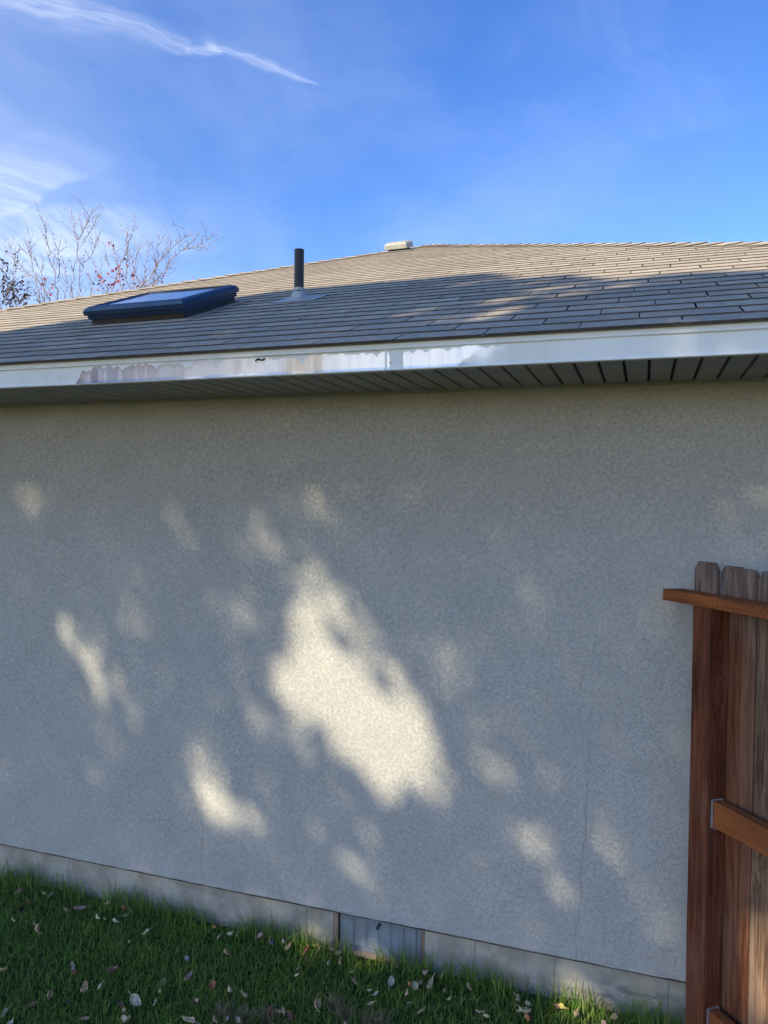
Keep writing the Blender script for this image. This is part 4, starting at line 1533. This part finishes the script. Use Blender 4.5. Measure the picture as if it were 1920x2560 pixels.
LM = [leaf_mesh(s) for s in range(14)]
COLS = {'cream': (0.54, 0.43, 0.26), 'white': (0.60, 0.50, 0.34), 'tan': (0.42, 0.30, 0.17), 'pink': (0.55, 0.36, 0.29), 'orange': (0.46, 0.20, 0.09),
        'brown': (0.20, 0.125, 0.08), 'dark': (0.055, 0.036, 0.040), 'red': (0.33, 0.07, 0.05), 'grey': (0.25, 0.25, 0.28), 'yellow': (0.62, 0.52, 0.12), 'green': (0.34, 0.38, 0.16)}
WORD = {'cream': 'cream', 'white': 'off-white', 'tan': 'tan', 'pink': 'pinkish', 'orange': 'orange', 'brown': 'brown', 'dark': 'dark purple-brown',
        'red': 'red', 'grey': 'grey', 'yellow': 'yellow', 'green': 'pale green'}
L6 = [(270, 405, 'cream', 1), (302, 425, 'cream', 1.3), (465, 490, 'pink', 1.3), (395, 508, 'tan', 1), (645, 467, 'cream', .9), (725, 495, 'orange', .9), (780, 512, 'cream', .9),
      (747, 540, 'cream', .9), (575, 560, 'white', 1.2), (625, 555, 'cream', .7), (683, 576, 'white', .9), (215, 635, 'tan', 1.3), (200, 582, 'cream', .7), (180, 738, 'green', 1),
      (433, 845, 'white', 1), (667, 870, 'brown', 2.0), (440, 885, 'orange', .8), (588, 972, 'white', 1.1), (803, 1045, 'white', 1.2), (510, 952, 'tan', 1), (480, 990, 'tan', .8),
      (705, 1072, 'dark', 1.2), (740, 1115, 'cream', 1.1), (742, 1160, 'cream', 1.3), (927, 1050, 'cream', .8), (968, 932, 'tan', .9), (955, 988, 'tan', .9), (1112, 908, 'pink', 1.2),
      (1165, 1045, 'pink', .9), (1257, 975, 'orange', 1.2), (1352, 980, 'white', 1.1), (1440, 1010, 'pink', 1), (1292, 668, 'pink', 1.2), (1370, 655, 'cream', 1), (1405, 657, 'cream', .9),
      (1545, 668, 'pink', 1), (1600, 682, 'cream', .8), (1270, 612, 'orange', .9), (1150, 577, 'dark', 1.6), (865, 645, 'white', .8), (765, 700, 'cream', .8), (1335, 757, 'tan', .8),
      (1108, 802, 'grey', 1), (1602, 1100, 'red', 1.2), (1405, 1160, 'white', .9), (1110, 1166, 'white', 1.1), (505, 1140, 'pink', .9), (65, 1172, 'white', .8), (27, 1120, 'white', .8),
      (185, 1075, 'tan', 1), (70, 782, 'tan', .8), (10, 866, 'tan', 1), (75, 566, 'cream', .8), (130, 507, 'dark', 1.2), (175, 466, 'brown', 1.1), (115, 400, 'brown', 1.3),
      (285, 1005, 'tan', .9), (405, 1060, 'dark', 1), (1615, 710, 'grey', 1.2), (1465, 1085, 'tan', 1), (1650, 1105, 'cream', .7), (1345, 1165, 'grey', 1), (1495, 1110, 'brown', 1), (1270, 1160, 'tan', .8)]
L7 = [(15, 428, 'white', 1), (66, 462, 'cream', 1.1), (188, 490, 'orange', 1.3), (267, 428, 'yellow', 1), (280, 457, 'cream', .9), (402, 505, 'cream', 1.2), (382, 455, 'tan', 1), (415, 572, 'cream', 1.1),
      (104, 652, 'cream', 1.1), (120, 607, 'white', .8), (330, 567, 'cream', .8), (500, 632, 'tan', .7), (520, 707, 'tan', .9), (767, 692, 'white', 1.1), (808, 592, 'pink', 1.1), (900, 735, 'orange', 1.2),
      (932, 727, 'white', 1.1), (970, 712, 'white', .9), (997, 652, 'pink', 1), (1052, 662, 'red', 1.2), (1042, 727, 'cream', 1.4), (1108, 662, 'tan', .9), (880, 777, 'pink', .7), (886, 842, 'pink', .8),
      (625, 762, 'cream', .9), (665, 790, 'white', .9), (626, 856, 'white', .8), (980, 890, 'white', 1), (1140, 762, 'white', .8), (1175, 822, 'cream', .7), (1305, 737, 'tan', .9), (1384, 902, 'white', .8),
      (1425, 942, 'white', .6), (1648, 817, 'white', 1), (1652, 912, 'white', .7), (246, 870, 'tan', 1.2), (30, 912, 'white', 1.1), (85, 932, 'brown', 1.4), (240, 722, 'dark', .9), (450, 990, 'pink', 1)]
L8 = [(275, 827, 'cream', 1.2), (330, 867, 'white', 1.1), (300, 902, 'white', 1.5), (575, 887, 'yellow', 1.3), (320, 957, 'orange', 1.2), (680, 925, 'cream', 1.3), (932, 952, 'tan', 1.2), (845, 985, 'pink', 1.1), (540, 880, 'brown', 1)]
ALL = [(u/2.37, v/2.37+2060, c, s) for u, v, c, s in L6] + [(u/2.765+700, v/2.765+2200, c, s) for u, v, c, s in L7] + [(u/2.765+1200, v/2.765+2200, c, s) for u, v, c, s in L8]


def zone_of(u, P):
    d = WY - P[1]
    if d < 0.20:
        if u < 500:
            return 'in tall grass along the far left foundation'
        if u < 815:
            return 'along the foundation left of the vent'
        if u < 1075:
            return 'in the grass below the foundation vent'
        return 'along the foundation between vent and fence'
    if u < 330:
        return 'on the lawn in the bottom left corner' if P[1] < 2.45 else 'on the lawn at the left edge'
    if u < 700:
        return 'on the open lawn left of the vent'
    if u < 1080:
        return 'on the open lawn below the vent'
    return 'on the lawn right of the vent'


info = []
for (u, v, c, s) in ALL:
    zz = 0.036
    P = at_z(u, v, zz)
    if P[1] > WY - 0.02:
        P[1] = WY - 0.025
    size = 'large' if s >= 1.3 else ('small' if s <= 0.8 else 'medium')
    info.append([u, v, P, c, s, size, zone_of(u, P)])
ORD = ['leftmost', 'second from left', 'third from left', 'fourth from left', 'fifth from left', 'sixth from left', 'seventh from left', 'eighth from left']
from collections import defaultdict
buck = defaultdict(list)
for i, it in enumerate(info):
    buck[(it[3], it[5], it[6])].append(i)
labels = {}
for key, ids in buck.items():
    c, size, zone = key
    ids.sort(key=lambda i: info[i][0])
    for k, i in enumerate(ids):
        if len(ids) == 1:
            labels[i] = f'{size} {WORD[c]} fallen leaf {zone}'
        else:
            o_ = ORD[k] if k < len(ids)-1 or k == 0 else 'rightmost'
            labels[i] = f'{o_} {size} {WORD[c]} leaf {zone}'
rr = random.Random(21)
for i, (u, v, P, c, s, size, zone) in enumerate(info):
    o = bpy.data.objects.new('fallen_leaf', LM[rr.randrange(len(LM))])
    COL.objects.link(o)
    cc = COLS[c]
    f = rr.uniform(0.72, 1.08)
    o.color = (cc[0]*f, cc[1]*f*rr.uniform(.95, 1.03), cc[2]*f*rr.uniform(.9, 1.08), 1)
    o.location = (P[0], P[1], P[2] - rr.uniform(0, 0.008))
    o.rotation_euler = (rr.gauss(0, 0.55), rr.gauss(0, 0.45), rr.uniform(0, 2*pi))
    sc_ = s*rr.uniform(0.75, 1.1)*0.92
    o.scale = (sc_, sc_*rr.uniform(0.85, 1.25), sc_)
    tag(o, labels[i], 'leaf', 'fallen leaves on the lawn')
